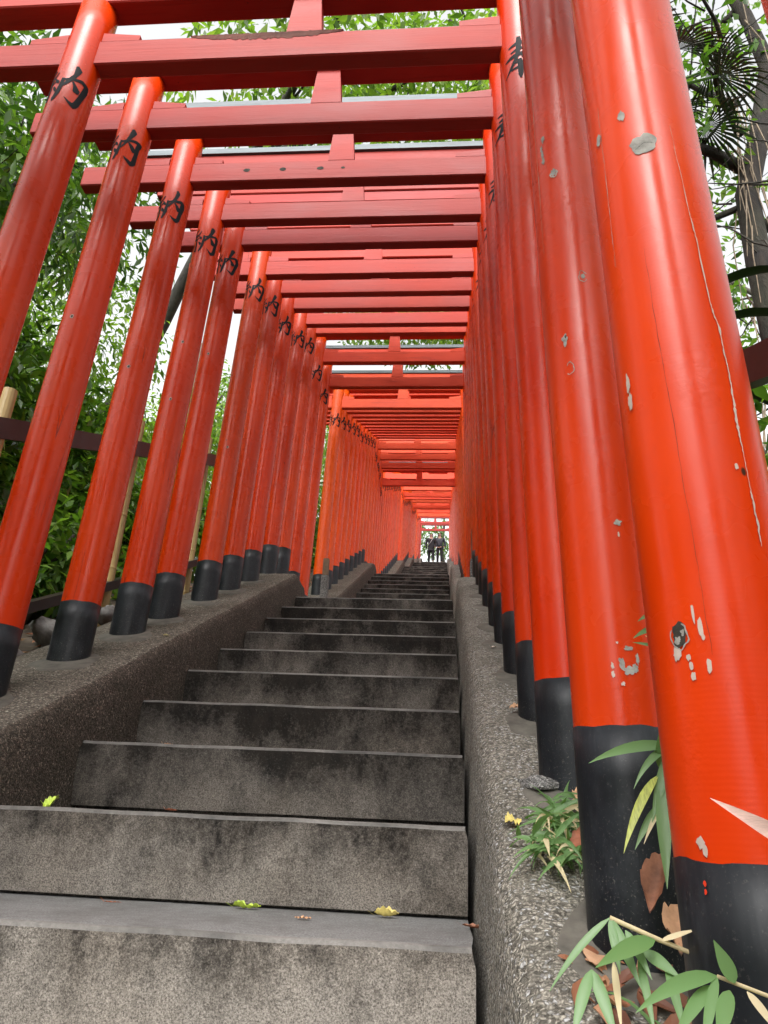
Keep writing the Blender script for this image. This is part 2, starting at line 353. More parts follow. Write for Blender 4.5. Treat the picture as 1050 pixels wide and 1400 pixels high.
# ---------------------------------------------------------------- side walls
WL = {}
ORD = ['lowest', 'second', 'third', 'fourth', 'fifth', 'top']
def side_wall(F, side):
    ys0, zs0, n, L = FL[F]; ye = ys0+n-1; ze = zs0+S*(n-1); zl = zs0-S
    y0 = -4.0 if F == 0 else ys0-1.75
    ztop = lambda q: min(S*(q-ys0)+zs0+.42, ze+.42+.03)
    yend = ye+.75; ylow = yend+.85
    if side < 0: sec = [(0, -1.4), (0, .0), (.004, .30), (-.012, .375), (-.045, .408), (-.10, .42), (-.35, .424), (-.62, .43), (-.88, .43), (-1.10, .40), (-1.16, .30), (-1.18, -1.4)]
    else: sec = [(W+.022, -1.4), (W+.025, -.4), (W+.05, .25), (W+.075, .36), (W+.12, .405), (W+.20, .42), (W+.4, .424), (W+.62, .43), (W+.85, .43), (W+1.05, .40), (W+1.12, .30), (W+1.14, -1.4)]
    st = .12 if F == 0 else .5
    ny = max(8, int((yend-y0)/st)); v = []; f = []
    for j in range(ny+1):
        q = y0+(yend-y0)*j/ny; zt = ztop(q)
        for i, (x, dz) in enumerate(sec):
            zz = zt-.42+dz if dz > -1 else zt-2.0
            if F: zz = max(zz, zl-.3) if dz > -1 else zl-.4
            p = Vector((x*2.3, q*1.6, zz*1.6)); a = .012 if 2 <= i <= 9 else .006
            v.append((x+a*noise.noise(p*1.7)+.5*a*noise.noise(p*7), q, zz+(1.3*a*noise.noise(p*1.3+Vector((5, 0, 0)))+.5*a*noise.noise(p*6) if i > 2 else 0)))
    m = len(sec)
    # sloping end face down to the landing
    for i, (x, dz) in enumerate(sec): v.append((x, ylow if dz > -1 else ylow, ze-.45))
    for j in range(ny+1):
        for i in range(m-1):
            q = (j*m+i, (j+1)*m+i, (j+1)*m+i+1, j*m+i+1); f.append(q if side < 0 else q[::-1])
    f.append(tuple(range(m)))
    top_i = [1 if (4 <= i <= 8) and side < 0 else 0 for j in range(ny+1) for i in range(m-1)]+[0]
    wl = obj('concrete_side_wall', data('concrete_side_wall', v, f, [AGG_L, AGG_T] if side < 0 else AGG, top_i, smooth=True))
    sname = 'left' if side < 0 else 'right'
    tag(wl, {(-1, 0): 'large dark pebbly concrete side wall sloping up under the front left gate posts', (1, 0): 'pale speckled concrete side wall with grass tufts under the front right gate posts'}.get((side, F), f'sloping concrete side wall on the {sname} edge of the {ORD[F]} flight of steps'), 'side wall', 'concrete side walls of the stairway')
    WL[(F, side)] = wl
for F in range(len(FL)):
    side_wall(F, -1); side_wall(F, 1)

# ---------------------------------------------------------------- torii gates
XLB, XRB = -.591, 3.319; CX = (XLB+XRB)/2; HW = (XRB-XLB)/2; LEAN = .0205
HN, HK = 5.694, 6.30        # tie beam centre, underside of the lower lintel
RB, RT = .170, .160
def post_pt(side, th, h, dr=0.0):       # th in degrees from the downhill side, positive towards +x
    r = RB+(RT-RB)*h/HK+dr; t = math.radians(th)
    return (r*math.sin(t)-side*LEAN*h, -r*math.cos(t), h)
def post_mesh(side, seg, rows, h0=-.35, h1=HK+.01, wob=0, dr=0, mat=POST):
    v = []; f = []
    for j in range(rows+1):
        h = h0+(h1-h0)*j/rows
        for i in range(seg):
            th = 360*i/seg; q = post_pt(side, th, h, dr); k = 1+wob*noise.noise(Vector((math.cos(math.radians(th))*1.4+side*4, math.sin(math.radians(th))*1.4, h*.9)))
            cx = -side*LEAN*h; wv = .014*noise.noise(Vector((math.cos(math.radians(th))*1.8, math.sin(math.radians(th))*1.8, h1*9))) if dr and j == rows else 0; v.append((cx+(q[0]-cx)*k, q[1]*k, h+wv))
    for j in range(rows):
        for i in range(seg):
            k = (i+1) % seg; f.append((j*seg+i, j*seg+k, (j+1)*seg+k, (j+1)*seg+i))
    f.append(tuple(rows*seg+i for i in range(seg))); f.append(tuple(reversed(range(seg))))
    me = data('post', v, f, mat); me.polygons.foreach_set('use_smooth', [len(q.vertices) == 4 for q in me.polygons]); return me
def stroke_mesh(side, strokes, hc, size, wid, th0=0):
    """brush strokes wrapped round the pole, 1 mm proud"""
    v = []; f = []
    for pts in strokes:
        P_ = [(Vector((a, b)), c) for a, b, c in pts]; Q = []
        for i in range(len(P_)-1):
            for k in range(4):
                t = k/4; Q.append((P_[i][0].lerp(P_[i+1][0], t), P_[i][1]*(1-t)+P_[i+1][1]*t))
        Q.append(P_[-1]); n = len(v)
        for i, (p, wdt) in enumerate(Q):
            d = (Q[min(i+1, len(Q)-1)][0]-Q[max(i-1, 0)][0]).normalized(); nn = Vector((-d.y, d.x))
            for s_ in (-1, -.33, .33, 1):
                q = p+nn*wdt*.55*s_; th = th0+math.degrees(q.x*wid/RB); v.append(post_pt(side, th, hc+q.y*size, .0028))
        for i in range(len(Q)-1):
            for k in range(3): a = n+i*4+k; f.append((a, a+4, a+5, a+1))
    return data('painted_character', v, f, INK)
# brush-written character on the left posts
NOU = [[(-.28, .50, .05), (-.36, .40, .07), (-.43, .27, .06), (-.33, .25, .05), (-.22, .27, .04)],
       [(-.15, .38, .04), (-.24, .24, .06), (-.41, .07, .06), (-.28, .08, .05), (-.13, .12, .05)],
       [(-.19, .20, .03), (-.12, .10, .07), (-.10, .04, .03)],
       [(-.27, .10, .05), (-.27, -.2, .06), (-.27, -.44, .05), (-.33, -.36, .01)],
       [(-.37, -.06, .03), (-.42, -.16, .08), (-.45, -.25, .02)], [(-.18, -.04, .03), (-.13, -.13, .08), (-.11, -.2, .02)],
       [(-.02, .20, .05), (-.01, .02, .08), (-.05, -.25, .09), (-.10, -.42, .07), (-.12, -.46, .02)],
       [(-.02, .14, .05), (.18, .19, .07), (.36, .24, .09), (.46, .20, .12), (.45, .06, .12), (.42, -.2, .11), (.38, -.42, .12), (.33, -.50, .10), (.22, -.42, .05), (.12, -.34, .01)],
       [(.20, .58, .05), (.23, .50, .12), (.20, .34, .09), (.14, .16, .08), (.06, .02, .06), (.0, -.08, .01)],
       [(.19, .14, .03), (.26, .03, .08), (.32, -.08, .12), (.34, -.13, .05)]]
HOU = [[(-.30, .30, .03), (-.10, .36, .07), (.14, .40, .08), (.28, .38, .03)], [(-.26, .15, .03), (-.06, .20, .07), (.14, .24, .07), (.24, .22, .03)],
       [(-.44, -.02, .03), (-.2, .03, .08), (.12, .09, .09), (.42, .08, .04)],
       [(.0, .56, .10), (.0, .42, .16), (-.02, .2, .12), (-.12, -.06, .09), (-.28, -.28, .06), (-.46, -.46, .01)],
       [(.04, .08, .05), (.16, -.06, .09), (.32, -.18, .12), (.48, -.24, .03)],
       [(-.16, -.17, .03), (.0, -.14, .06), (.15, -.12, .03)], [(-.24, -.32, .03), (-.02, -.28, .07), (.2, -.25, .03)],
       [(.0, -.06, .10), (.01, -.25, .14), (.01, -.48, .13), (.0, -.60, .03)]]
def beam_data(name, x0, x1, y0, y1, z0, z1, b=.012, mat=BEAM): return MB().box(x0, x1, y0, y1, z0, z1, 0, b).data(name, mat)
ME = {}
ME['post', 0] = post_mesh(-1, 48, 24, wob=.003); ME['post', 1] = post_mesh(1, 48, 24, wob=.003)
ME['postn', 1] = post_mesh(1, 96, 60, wob=.006)
def band_mesh(side, hb, h0=-.36): return post_mesh(side, 40, 6, h0, hb, 0.010, .0035, BLACK)
BANDS = {}
def band(side, hb, h0=-.36):
    k = (side, round(hb, 2), round(h0, 2))
    if k not in BANDS: BANDS[k] = band_mesh(side, hb, h0)
    return BANDS[k]
for k in range(5):
    ME['char', -1, k] = stroke_mesh(-1, [[(a*q_.uniform(.93, 1.07)+q_.uniform(-.012, .012), b_*q_.uniform(.95, 1.05), c*q_.uniform(.8, 1.2)) for a, b_, c in st] for q_ in (random.Random(k),) for st in NOU], 5.16+.03*(k-2), .39, .40, (0, 5, -5, 3, -3)[k])
    ME['char', 1, k] = stroke_mesh(1, [[(a*q_.uniform(.93, 1.07)+q_.uniform(-.012, .012), b_*q_.uniform(.95, 1.05), c*q_.uniform(.8, 1.2)) for a, b_, c in st] for q_ in (random.Random(k+9),) for st in HOU], 5.28+.03*(k-2), .42, .30, -12+(0, 4, -4, 2, -2)[k])
TX = HW+1.0                         # half length of the tie beam
ME['tie'] = [beam_data('tie_beam', -TX+d, TX+e, -.072, .072, HN-.140, HN+.150) for d, e in ((0, 0), (.05, -.04), (-.06, .03))]
KX = HW+1.14
ME['low'] = beam_data('lower_lintel', -KX+.08, KX-.08, -.110, .110, HK+.012, HK+.195)
ME['upl'] = beam_data('upper_lintel', -KX, KX, -.130, .130, HK+.197, HK+.365)
def cap_mesh():
    b = MB(); x0 = KX+.08; n = 0
    sec = [(-.165, HK+.367), (.165, HK+.367), (.165, HK+.455), (0, HK+.50), (-.165, HK+.455)]
    for x in (-x0, x0): b.v += [(x+(.04 if x > 0 else -.04)*(1 if zz > HK+.40 else 0), a, zz) for a, zz in sec]
    for i in range(5): j = (i+1) % 5; b.f.append((i, 5+i, 5+j, j)); b.m.append(0)
    b.f += [(4, 3, 2, 1, 0)[::-1], (5, 6, 7, 8, 9)[::-1]]; b.m += [0, 0]
    return b.data('lintel_cap', CAP)
ME['cap'] = cap_mesh()
b = MB(); n = 0; b.box(-.15, .15, -.068, .06, HN+.151, HK+.011, 0, 0, .035); ME['strut'] = b.data('strut', BEAM)
def wedge_data(s):
    b = MB(); L_ = .33; h1, h2 = .105, .06
    if s < 0: h1, h2 = h2, h1
    b.v = [(0, -.066, 0), (L_, -.066, 0), (L_, .06, 0), (0, .06, 0), (0, -.066, h1), (L_, -.066, h2), (L_, .06, h2), (0, .06, h1)]
    b.f = [(0, 3, 2, 1), (4, 5, 6, 7), (0, 1, 5, 4), (1, 2, 6, 5), (2, 3, 7, 6), (3, 0, 4, 7)]; b.m = [0]*6; return b.data('wedge', BEAM)
ME['w1'], ME['w0'] = wedge_data(1), wedge_data(-1)
POSTX = lambda side, h: (XRB if side > 0 else XLB)-CX-side*LEAN*h

NEWC, DEEP, PINK, ORG = (.64, .036, .001), (.63, .041, .0010), (.56, .034, .005), (.68, .048, .0008)
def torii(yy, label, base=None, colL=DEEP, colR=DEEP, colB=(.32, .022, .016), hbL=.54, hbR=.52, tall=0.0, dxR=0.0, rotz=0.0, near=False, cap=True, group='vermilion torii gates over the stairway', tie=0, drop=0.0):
    zb = (line(yy)+.42 if base is None else base)+drop
    t = tag(empty('torii_gate', (CX, yy+(.09 if yy > 3 else 0), zb)), label, 'torii gate', group); t.rotation_euler = (0, 0, rotz)
    j = lambda c, k=.06: (c[0]*random.uniform(1-k, 1+k), c[1]*random.uniform(1-2*k, 1+2*k), c[2]*random.uniform(.8, 1.2), 1)
    for side, c, hb in ((-1, colL, hbL), (1, colR, hbR)):
        x = (XRB if side > 0 else XLB)-CX+(dxR if side > 0 else 0)
        p = obj('post', ME['postn' if near and side > 0 else 'post', 1 if side > 0 else 0] if not (near and side > 0) else ME['postn', 1], t, (x, 0, 0)); p.color = j(c)
        if tall: # a longer foot down to the landing
            q = obj('base_band', band(side, hb-.0, -tall-.3), p)
        else: q = obj('base_band', band(side, hb), p)
        ch = obj('painted_character', ME['char', side, len(TOR) % 5], p)
        if side > 0: p['side'] = 'r'
        PST[(round(yy, 2), side)] = p
    cb = j(colB)
    def part(nm, me, loc=(0, 0, 0), c=cb):
        o = obj(nm, me, t, loc); o.color = c
        if nm in ('lower_lintel', 'upper_lintel'): o.rotation_euler = (0, 0, random.uniform(-.004, .004))
        return o
    part('tie_beam', ME['tie'][tie % 3]); part('lower_lintel', ME['low']); part('upper_lintel', ME['upl'], c=j(colB, .03)); part('lintel_cap', ME['cap'])
    part('strut', ME['strut'], (.04+random.uniform(-.03, .03), 0, 0))
    for side in (-1, 1):
        xi = POSTX(side, HN); s_ = -side     # inward
        part('wedge', ME['w1'] if s_ > 0 else ME['w0'], (xi+RT*.97 if s_ > 0 else xi-RT*.97-.33, 0, HN+.151))
        part('wedge', ME['w0'] if s_ > 0 else ME['w1'], (xi-RT*.97-.33 if s_ > 0 else xi+RT*.97, 0, HN+.151))
    TOR.append(t); return t
PST = {}; TOR = []
# gates -2 to 0 frame the camera; then the first flight
ta = torii(.67, 'nearest red torii gate, only its right post edge showing in the top right corner', colR=NEWC, colL=DEEP)
tb = torii(1.78, 'torii gate with the largest glossy orange right post, pale crack and grey knot on it', colR=ORG, hbR=.74, dxR=.021, near=True)
tc = torii(2.80, 'torii gate with the second widest orange post, ringed paint chips, behind the largest one', colR=(.58, .032, .0015), hbR=.665, dxR=-.009, near=True)
CRIM = (.62, .036, .0015)
spec = [(3.92, 'torii gate with a rotten split along its tie beam', dict(colR=CRIM, hbR=.54, near=True)),
        (4.91, 'torii gate second in the lowest flight, its left foot cut off at left edge', dict(colR=(.60, .036, .003))),
        (6.03, 'torii gate with three dark knots in a row on its tie beam', dict(colR=PINK, hbL=.52)),
        (7.10, 'torii gate right behind the one with knotted tie beam, bluish lintel cap above it', dict(colR=(.60, .036, .003))),
        (7.97, 'torii gate with its left post set close behind the fourth readable left character', dict(colR=(.60, .036, .003))),
        (9.27, 'torii gate whose left post has a crack above its character', dict(colL=(.60, .040, .002), colR=CRIM, hbL=.56, colB=(.40, .026, .014))),  # from here on, beam paint lightened in place of blocked light
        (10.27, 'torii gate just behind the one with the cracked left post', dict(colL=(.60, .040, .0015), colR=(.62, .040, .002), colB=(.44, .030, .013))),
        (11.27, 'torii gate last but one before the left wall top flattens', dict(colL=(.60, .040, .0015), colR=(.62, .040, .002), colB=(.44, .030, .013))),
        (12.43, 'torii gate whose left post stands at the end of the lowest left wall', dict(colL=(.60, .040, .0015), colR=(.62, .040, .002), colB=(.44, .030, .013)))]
for i, (yy, lb, kw) in enumerate(spec): torii(yy, lb, tie=i, **kw)
z1 = FL[0][1]+S*9
for i, (yy, lb) in enumerate(((13.45, 'first torii gate standing on the lowest landing, black post foot above the wall end'), (14.55, 'middle torii gate of the three standing on the lowest landing'), (15.62, 'last torii gate on the lowest landing, open sky and grey cap above its tie beam'))):
    torii(yy, lb, base=z1+.95, tall=.98, hbL=(.34, .22, .05)[i], hbR=.2, tie=i, colL=(.70, .055, .002), colR=(.70, .055, .002), colB=(.66, .050, .012))  # paint brightened to make up for light that the front gates block
BR, BB = (.82, .085, .004), (.78, .072, .016)  # far paint raised to stand in for sky light through the gaps
def jit(c, k): return tuple(q*random.uniform(1-k, 1+k) for q in c)
g2 = [17.78, 18.8, 19.9, 20.95, 22.0, 23.1, 24.15, 25.15, 26.15]
nth = ['first', 'second', 'third', 'fourth', 'fifth', 'sixth', 'seventh', 'eighth', 'ninth', 'tenth', 'eleventh', 'twelfth', 'thirteenth', 'fourteenth']
def row(yl, fl_name, **kw):
    for i, yy in enumerate(yl):
        torii(yy, f'brightened vermilion torii gate, {nth[i]} from the bottom of the {fl_name} flight', colL=jit(BR, .06), colR=jit(BR, .06), colB=jit(BB, .08), tie=i, rotz=random.uniform(-.004, .004), **kw)
def onland(yl, F, nm):
    zl = FL[F][1]+S*(FL[F][2]-1)
    for i, yy in enumerate(yl):
        torii(yy, f'brightened vermilion torii gate, {nth[i]} of those on the landing above the {nm} flight', base=zl+(.90 if F == 1 else .55), tall=.9, hbL=(-.05 if F == 1 else .25), hbR=(-.05 if F == 1 else .25), colL=jit(BR, .06), colR=jit(BR, .06), colB=jit(BB, .08), tie=i)
row(g2, 'second'); onland([27.2, 28.2, 29.2, 30.05], 1, 'second')
row([30.9+1.13*i for i in range(13)], 'third'); onland([46.4, 47.5], 2, 'third')
row([48.9+1.15*i for i in range(9)], 'fourth'); onland([59.8, 61.0], 3, 'fourth')
row([62.4+1.2*i for i in range(6)], 'fifth'); onland([70.6], 4, 'fifth')
row([72.8+1.3*i for i in range(6)], 'top'); 
torii(82.3, 'second last torii gate at the top of the stairway, framing the two people', base=ZTOP+.02, tall=.15, colL=(.5, .04, .03), colR=(.5, .04, .03)); torii(84.6, 'last torii gate at the very top of the stairway behind the two people', base=ZTOP+.02, tall=.15, colL=(.5, .04, .03), colR=(.5, .04, .03))

# ---- paint damage on the two big posts (theta in degrees from the downhill side, height)
def patch(post, side, th, h, rx, rz, mat, name, seed, rough=.35, dr=.0032, n=22):
    r_ = random.Random(seed); v = [post_pt(side, th, h, dr)]; f = []
    rad = [1+1.5*rough*noise.noise(Vector((1.5*math.cos(2*math.pi*k/n)+seed*1.7, 1.5*math.sin(2*math.pi*k/n), seed)))+.12*r_.uniform(-1, 1) for k in range(n)]
    for i in range(n):
        a = 2*math.pi*i/n; u = math.cos(a)*rx*rad[i]; q = math.sin(a)*rz*rad[i]; v.append(post_pt(side, th+math.degrees(u/RB), h+q, dr))
    for i in range(n): f.append((0, 1+i, 1+(i+1) % n))
    me = data(name, v, f, mat); return obj(name, me, post)
def ringp(post, side, th, h, rx, rz, wd, mat, seed, arc=(0, 360)):
    r_ = random.Random(seed); v = []; f = []; n = 20
    for i in range(n+1):
        a = math.radians(arc[0]+(arc[1]-arc[0])*i/n); k = 1+.35*noise.noise(Vector((1.3*math.cos(a)+seed, 1.3*math.sin(a), 2)))+r_.uniform(-.03, .03); w2 = wd*r_.uniform(.5, 1.2)
        for s_ in (-1, 1): v.append(post_pt(side, th+math.degrees(math.cos(a)*(rx*k+s_*w2)/RB), h+math.sin(a)*(rz*k+s_*w2), .0034))
    for i in range(n): f.append((2*i, 2*i+2, 2*i+3, 2*i+1))
    return obj('paint_chip', data('paint_chip', v, f, mat), post)
pa, pb, p1 = PST[(1.78, 1)], PST[(2.8, 1)], PST[(3.92, 1)]
def crackstrip(post, pts, wd, mat, seed, name='paint_crack'):
    r_ = random.Random(seed); v = []; f = []; Q = []
    for i in range(len(pts)-1):
        for k in range(10): t = k/10; Q.append((pts[i][0]*(1-t)+pts[i+1][0]*t, pts[i][1]*(1-t)+pts[i+1][1]*t, pts[i][2]*(1-t)+pts[i+1][2]*t))
    Q.append(pts[-1]); off = 0
    for th, h, k in Q:
        off = off*.6+r_.uniform(-.5, .5); w2 = wd*k*r_.uniform(.4, 1.4)
        v.append(post_pt(1, th+off-math.degrees(w2/RB), h, .0032)); v.append(post_pt(1, th+off+math.degrees(w2/RB)*.7, h, .0032))
    for i in range(len(Q)-1): f.append((2*i, 2*i+1, 2*i+3, 2*i+2))
    return obj(name, data(name, v, f, mat), post)
crackstrip(pa, [(10, 2.75, .15), (12.5, 2.41, .5), (15, 2.31, .9), (16, 2.09, .7), (21, 2.01, 1.3), (22, 1.89, .7), (21.5, 1.79, 1.6), (20.5, 1.72, 2.2), (20.5, 1.64, .5), (20.8, 1.55, .5), (21, 1.48, 1.7), (21, 1.40, .3)], .0024, CHIPW, 3)
crackstrip(pa, [(-33, 2.3, .2), (-33, 2.0, .3), (-31, 1.7, .35), (-29.5, 1.4, .3), (-28.5, 1.15, .2)], .0016, HOLE, 4)
crackstrip(pa, [(-62, 2.95, .3), (-64, 2.6, .5), (-66, 2.3, .3)], .002, CHIP, 9)
patch(pa, 1, -19.2, 2.685, .037, .040, CHIP, 'grey_knot', 5, .12)
crackstrip(pa, [(-28, 2.672, .5), (-18, 2.690, 1), (-9, 2.680, .4)], .0025, HOLE, 15)
patch(pa, 1, -36.4, 2.835, .010, .022, CHIP, 'paint_chip', 6); patch(pa, 1, -68, 2.82, .012, .022, CHIP, 'paint_chip', 7)
patch(pa, 1, -70, 1.905, .008, .030, CHIPW, 'paint_chip', 8); patch(pa, 1, -70, 1.850, .009, .026, CHIPW, 'paint_chip', 10)
patch(pa, 1, -51.5, 1.200, .019, .029, HOLE, 'knot_hole', 11, .35); patch(pa, 1, -53, 1.192, .008, .010, CHIP, 'grey_filler', 111, .5, .0036); patch(pa, 1, -48, 1.207, .004, .009, CHIP, 'grey_filler', 112, .5, .0036); ringp(pa, 1, -51.5, 1.203, .021, .031, .0018, CHIP, 31, (150, 420)); patch(pa, 1, -55, 1.160, .010, .014, CHIPW, 'paint_chip', 12)
for i, (th, h, a_, b_) in enumerate(((-38, 1.245, .003, .026), (-34, 1.213, .005, .022), (-33, 1.190, .004, .008), (-46, 1.150, .005, .008), (-45, 1.130, .005, .010), (-44.5, 1.108, .006, .012), (-32, 1.126, .006, .016), (-57, .775, .009, .013), (-54, .762, .006, .012), (12, 1.60, .006, .008))):
    patch(pa, 1, th, h, a_, b_, CHIPW, 'paint_chip', 40+i, .4, n=10)
for i, (th, h) in enumerate(((-57, .70), (-57, .685), (-20, .60), (-22, .52))): o = patch(pa, 1, th, h, .0035, .005, POST, 'paint_drip', 60+i, .4, .0062, 8); o.color = (.7, .05, .02, 1)
ringp(pb, 1, -2, 2.598, .018, .028, .0022, CHIP, 21, (30, 330)); patch(pb, 1, -2, 2.60, .010, .014, CHIP, 'paint_chip', 22)
ringp(pb, 1, -33, 2.127, .017, .030, .0022, CHIP, 23, (220, 500)); patch(pb, 1, -38, 2.281, .012, .028, CHIP, 'paint_chip', 24, .4); patch(pb, 1, -36, 2.295, .005, .008, HOLE, 'knot_hole', 25)
patch(pb, 1, -31, 3.265, .018, .024, CHIP, 'paint_chip', 26, .5); ringp(pb, 1, -31, 3.255, .016, .022, .004, CHIPW, 27, (180, 400))
for i, (th, h) in enumerate(((-50, 3.46), (-49, 3.42), (-48, 3.38), (-46, 3.52))): patch(pb, 1, th, h, .009, .022, CHIP, 'paint_chip', 70+i, .5)
patch(pb, 1, 8, 1.41, .014, .012, CHIP, 'paint_chip', 28, .6); patch(pb, 1, 8, 1.36, .004, .010, CHIPW, 'paint_chip', 29)
for i, (th, h, a_, b_, q) in enumerate(((4, .925, .014, .008, CHIP), (-5, .868, .010, .022, CHIP), (2, .845, .020, .014, CHIP), (10, .855, .012, .014, CHIP), (14, .890, .006, .020, CHIP), (-16, .862, .005, .010, CHIPW), (-16, .835, .006, .010, CHIPW), (-6, .80, .008, .006, CHIPW), (-8, .945, .004, .004, CHIPW))):
    patch(pb, 1, th, h, a_, b_, q, 'paint_chip', 80+i, .5)
crackstrip(pb, [(-62, 3.9, .5), (-63, 3.4, .8), (-64, 2.8, .4)], .002, CHIPW, 88)
patch(p1, 1, 5.4, 2.322, .010, .014, HOLE, 'dent', 90, .2)
# left posts: a few nail holes
for (yy, h, th) in ((6.03, 2.95, 0), (7.1, 2.75, 5), (7.1, 3.55, 6), (7.97, 3.6, 2), (9.27, 2.3, 10), (4.91, 3.2, 0), (4.91, .75, -5), (4.91, .68, -8)):
    patch(PST[(yy, -1)], -1, th, h, .011, .013, HOLE, 'nail_hole', int(yy*100+h*10), .2); ringp(PST[(yy, -1)], -1, th, h, .014, .018, .004, CHIPW, int(yy*90+h*10))
crackstrip(PST[(9.27, -1)], [(25, 6.1, .6), (27, 5.9, 1), (26, 5.75, .4)], .004, HOLE, 95)
# knots on the third gate's tie beam, and the rotten split on the first gate's
t3 = TOR[5]
for i, x in enumerate((.30, .72, 1.16, 1.42)):
    b = MB(); r_ = .030 if i != 3 else .018; n = 12
    b.v = [(0, 0, 0)]+[(r_*1.3*math.cos(2*math.pi*k/n)*random.uniform(.85, 1.1), 0, r_*math.sin(2*math.pi*k/n)*random.uniform(.8, 1.1)) for k in range(n)]
    b.f = [(0, 1+k, 1+(k+1) % n) for k in range(n)]; b.m = [0]*n
    b.build('knot', HOLE, t3, (x-CX+.02, -.0735, HN+.02))
def split_mesh():
    v = []; f = []; n = 60
    for i in range(n+1):
        x = -.75+1.3*i/n; e = math.sin(math.pi*i/n)**.7
        lo = HN+.143-e*(.045+.03*random.random()); v += [(x, -.0745, lo), (x, -.084+.006*random.random(), HN+.153), (x, -.01, HN+.157+.006*random.random())]
    for i in range(n): a = 3*i; f += [(a, a+3, a+4, a+1), (a+1, a+4, a+5, a+2)]
    return data('rotten_split', v, f, WOODRAW)
obj('rotten_split', split_mesh(), TOR[3], (-.15, 0, 0))

# cement pads round the post feet
pad_i = 0
for (yy, side) in [(q, s_) for q in (2.8, 3.92, 4.91, 6.03, 7.1, 7.97, 9.27, 10.27, 11.27) for s_ in (-1, 1)]:
    r_ = random.Random(int(yy*100)+side); x = XLB if side < 0 else XRB; n = 24; z0 = line(yy)+.42
    cxp = x+(.05 if side < 0 else -.06); cyp = yy-.05; v = []; f = []
    rr = [(.28 if side < 0 else .245)*(1+.28*noise.noise(Vector((math.cos(2*math.pi*k/n)*1.2+yy*3, math.sin(2*math.pi*k/n)*1.2, side)))) for k in range(n)]
    for ring, kk, dz in ((0, 1.0, -.004), (1, .94, .013), (2, .5, .016), (3, .05, .018)):
        for k in range(n):
            a = 2*math.pi*k/n; px = cxp+rr[k]*kk*math.cos(a)*.95; py = cyp+rr[k]*kk*math.sin(a)*1.15
            v.append((px-cxp, py-cyp, S*(py-yy)+dz+(.010*noise.noise(Vector((px*4, py*4, 0))))))
    for ring in range(3):
        for k in range(n): j = (k+1) % n; f.append((ring*n+k, ring*n+j, (ring+1)*n+j, (ring+1)*n+k))
    f.append(tuple(3*n+k for k in range(n)))
    obj('cement_pad', data('cement_pad', v, f, CEM, smooth=True), WL[(0, side)], (cxp, cyp, z0))

# ---------------------------------------------------------------- fences
def fence(xf, label, posts, y0, y1, dh=0.0, group='brown rail fences with bamboo posts'):
    t = tag(empty('rail_fence', (xf, 3, line(3))), label, 'fence', group)
    ys_f = [y0+(y1-y0)*i/40 for i in range(41)]
    for nm, h, hh in (('lower_rail', .74, .12), ('upper_rail', 2.66+dh, .22)):
        b = MB(); n = 0
        a, c = (xf, y0, S*y0-H0+h), (xf, y1, S*y1-H0+h)
        for (px, py, pz) in (a, c): b.v += [(px-.055, py, pz-hh/2), (px+.055, py, pz-hh/2), (px+.055, py, pz+hh/2), (px-.055, py, pz+hh/2)]
        b.f = [(0, 1, 5, 4), (1, 2, 6, 5), (2, 3, 7, 6), (3, 0, 4, 7), (3, 2, 1, 0), (4, 5, 6, 7)]; b.m = [0]*6
        b.v = [(q[0]-xf, q[1]-3, q[2]-line(3)) for q in b.v]; b.build(nm, STEEL, t)
    for py in posts:
        zb = S*py-H0; b = MB(); pts = []; rad = []
        hgt = 3.08; k = 0; zz = -.5
        while zz < hgt:
            pts += [(0, 0, zz), (0, 0, zz+.02), (0, 0, zz+.045)]; rad += [.070, .076, .070]; zz += .72
        pts.append((0, 0, hgt)); rad.append(.068)
        b.tube(pts, rad, 16); b.build('bamboo_post', BAMB, t, (-.03*(1 if xf < 0 else -1), py-3, zb-line(3)), smooth=False)
fence(-1.5, 'dark brown rail fence with bamboo posts behind the left gate posts', [2.9, 5.72, 8.45, 11.1, 13.7], 0.5, 14.2)
fence(W+1.55, 'dark brown rail fence half hidden behind the large right gate posts', [1.3, 4.6, 7.3], 0.5, 12.5, .16)

# ---------------------------------------------------------------- stone markers by the first landing
def marker(x, yy, z0, label, w_, h1, h2, dark):
    t = tag(empty('stone_marker', (x, yy, z0)), label, 'stone marker')
    MB().box(-w_/2, w_/2, -w_/2, w_/2, -.3, h1, 0, .02).build('granite_block', GRAN, t)
    MB().box(-w_*.40, w_*.40, -w_*.36, w_*.36, h1+.002, h2, 0, .015).build('dark_slab', dark, t)
marker(3.24, 12.9, line(12.9)+.35, 'small granite block with dark upright slab beside the right posts', .26, .55, 1.15, mat_simple('dark_slab_stone', (.05, .055, .045), .6, 20, .4, .002))
marker(-.32, 17.25, FL[1][1]-S, 'small granite block with weathered wooden stub by the second left wall', .18, 2.0, 2.45, mat_simple('weathered_wood_stub', (.16, .10, .06), .8, 20, .4, .002))
b = MB()
v = [(0, 0, 0)]; 
def rock(x, yy, zz, s_, seed, label, mat):
    r_ = random.Random(seed); n, m = 14, 9; v = []; f = []
    for j in range(m+1):
        ph = math.pi*j/m
        for i in range(n):
            a = 2*math.pi*i/n; d = Vector((math.sin(ph)*math.cos(a), math.sin(ph)*math.sin(a), math.cos(ph)))
            k = 1+.35*noise.noise(d*1.6+Vector((seed, 0, 0)))+.12*noise.noise(d*5+Vector((seed, 0, 0)))
            v.append((d.x*s_[0]*k, d.y*s_[1]*k, d.z*s_[2]*k))
    for j in range(m):
        for i in range(n): q = (i+1) % n; f.append((j*n+i, (j+1)*n+i, (j+1)*n+q, j*n+q))
    return tag(obj('stone', data('stone', v, f, mat, smooth=True), None, (x, yy, zz)), label, 'stone', 'grey stones in the side walls')
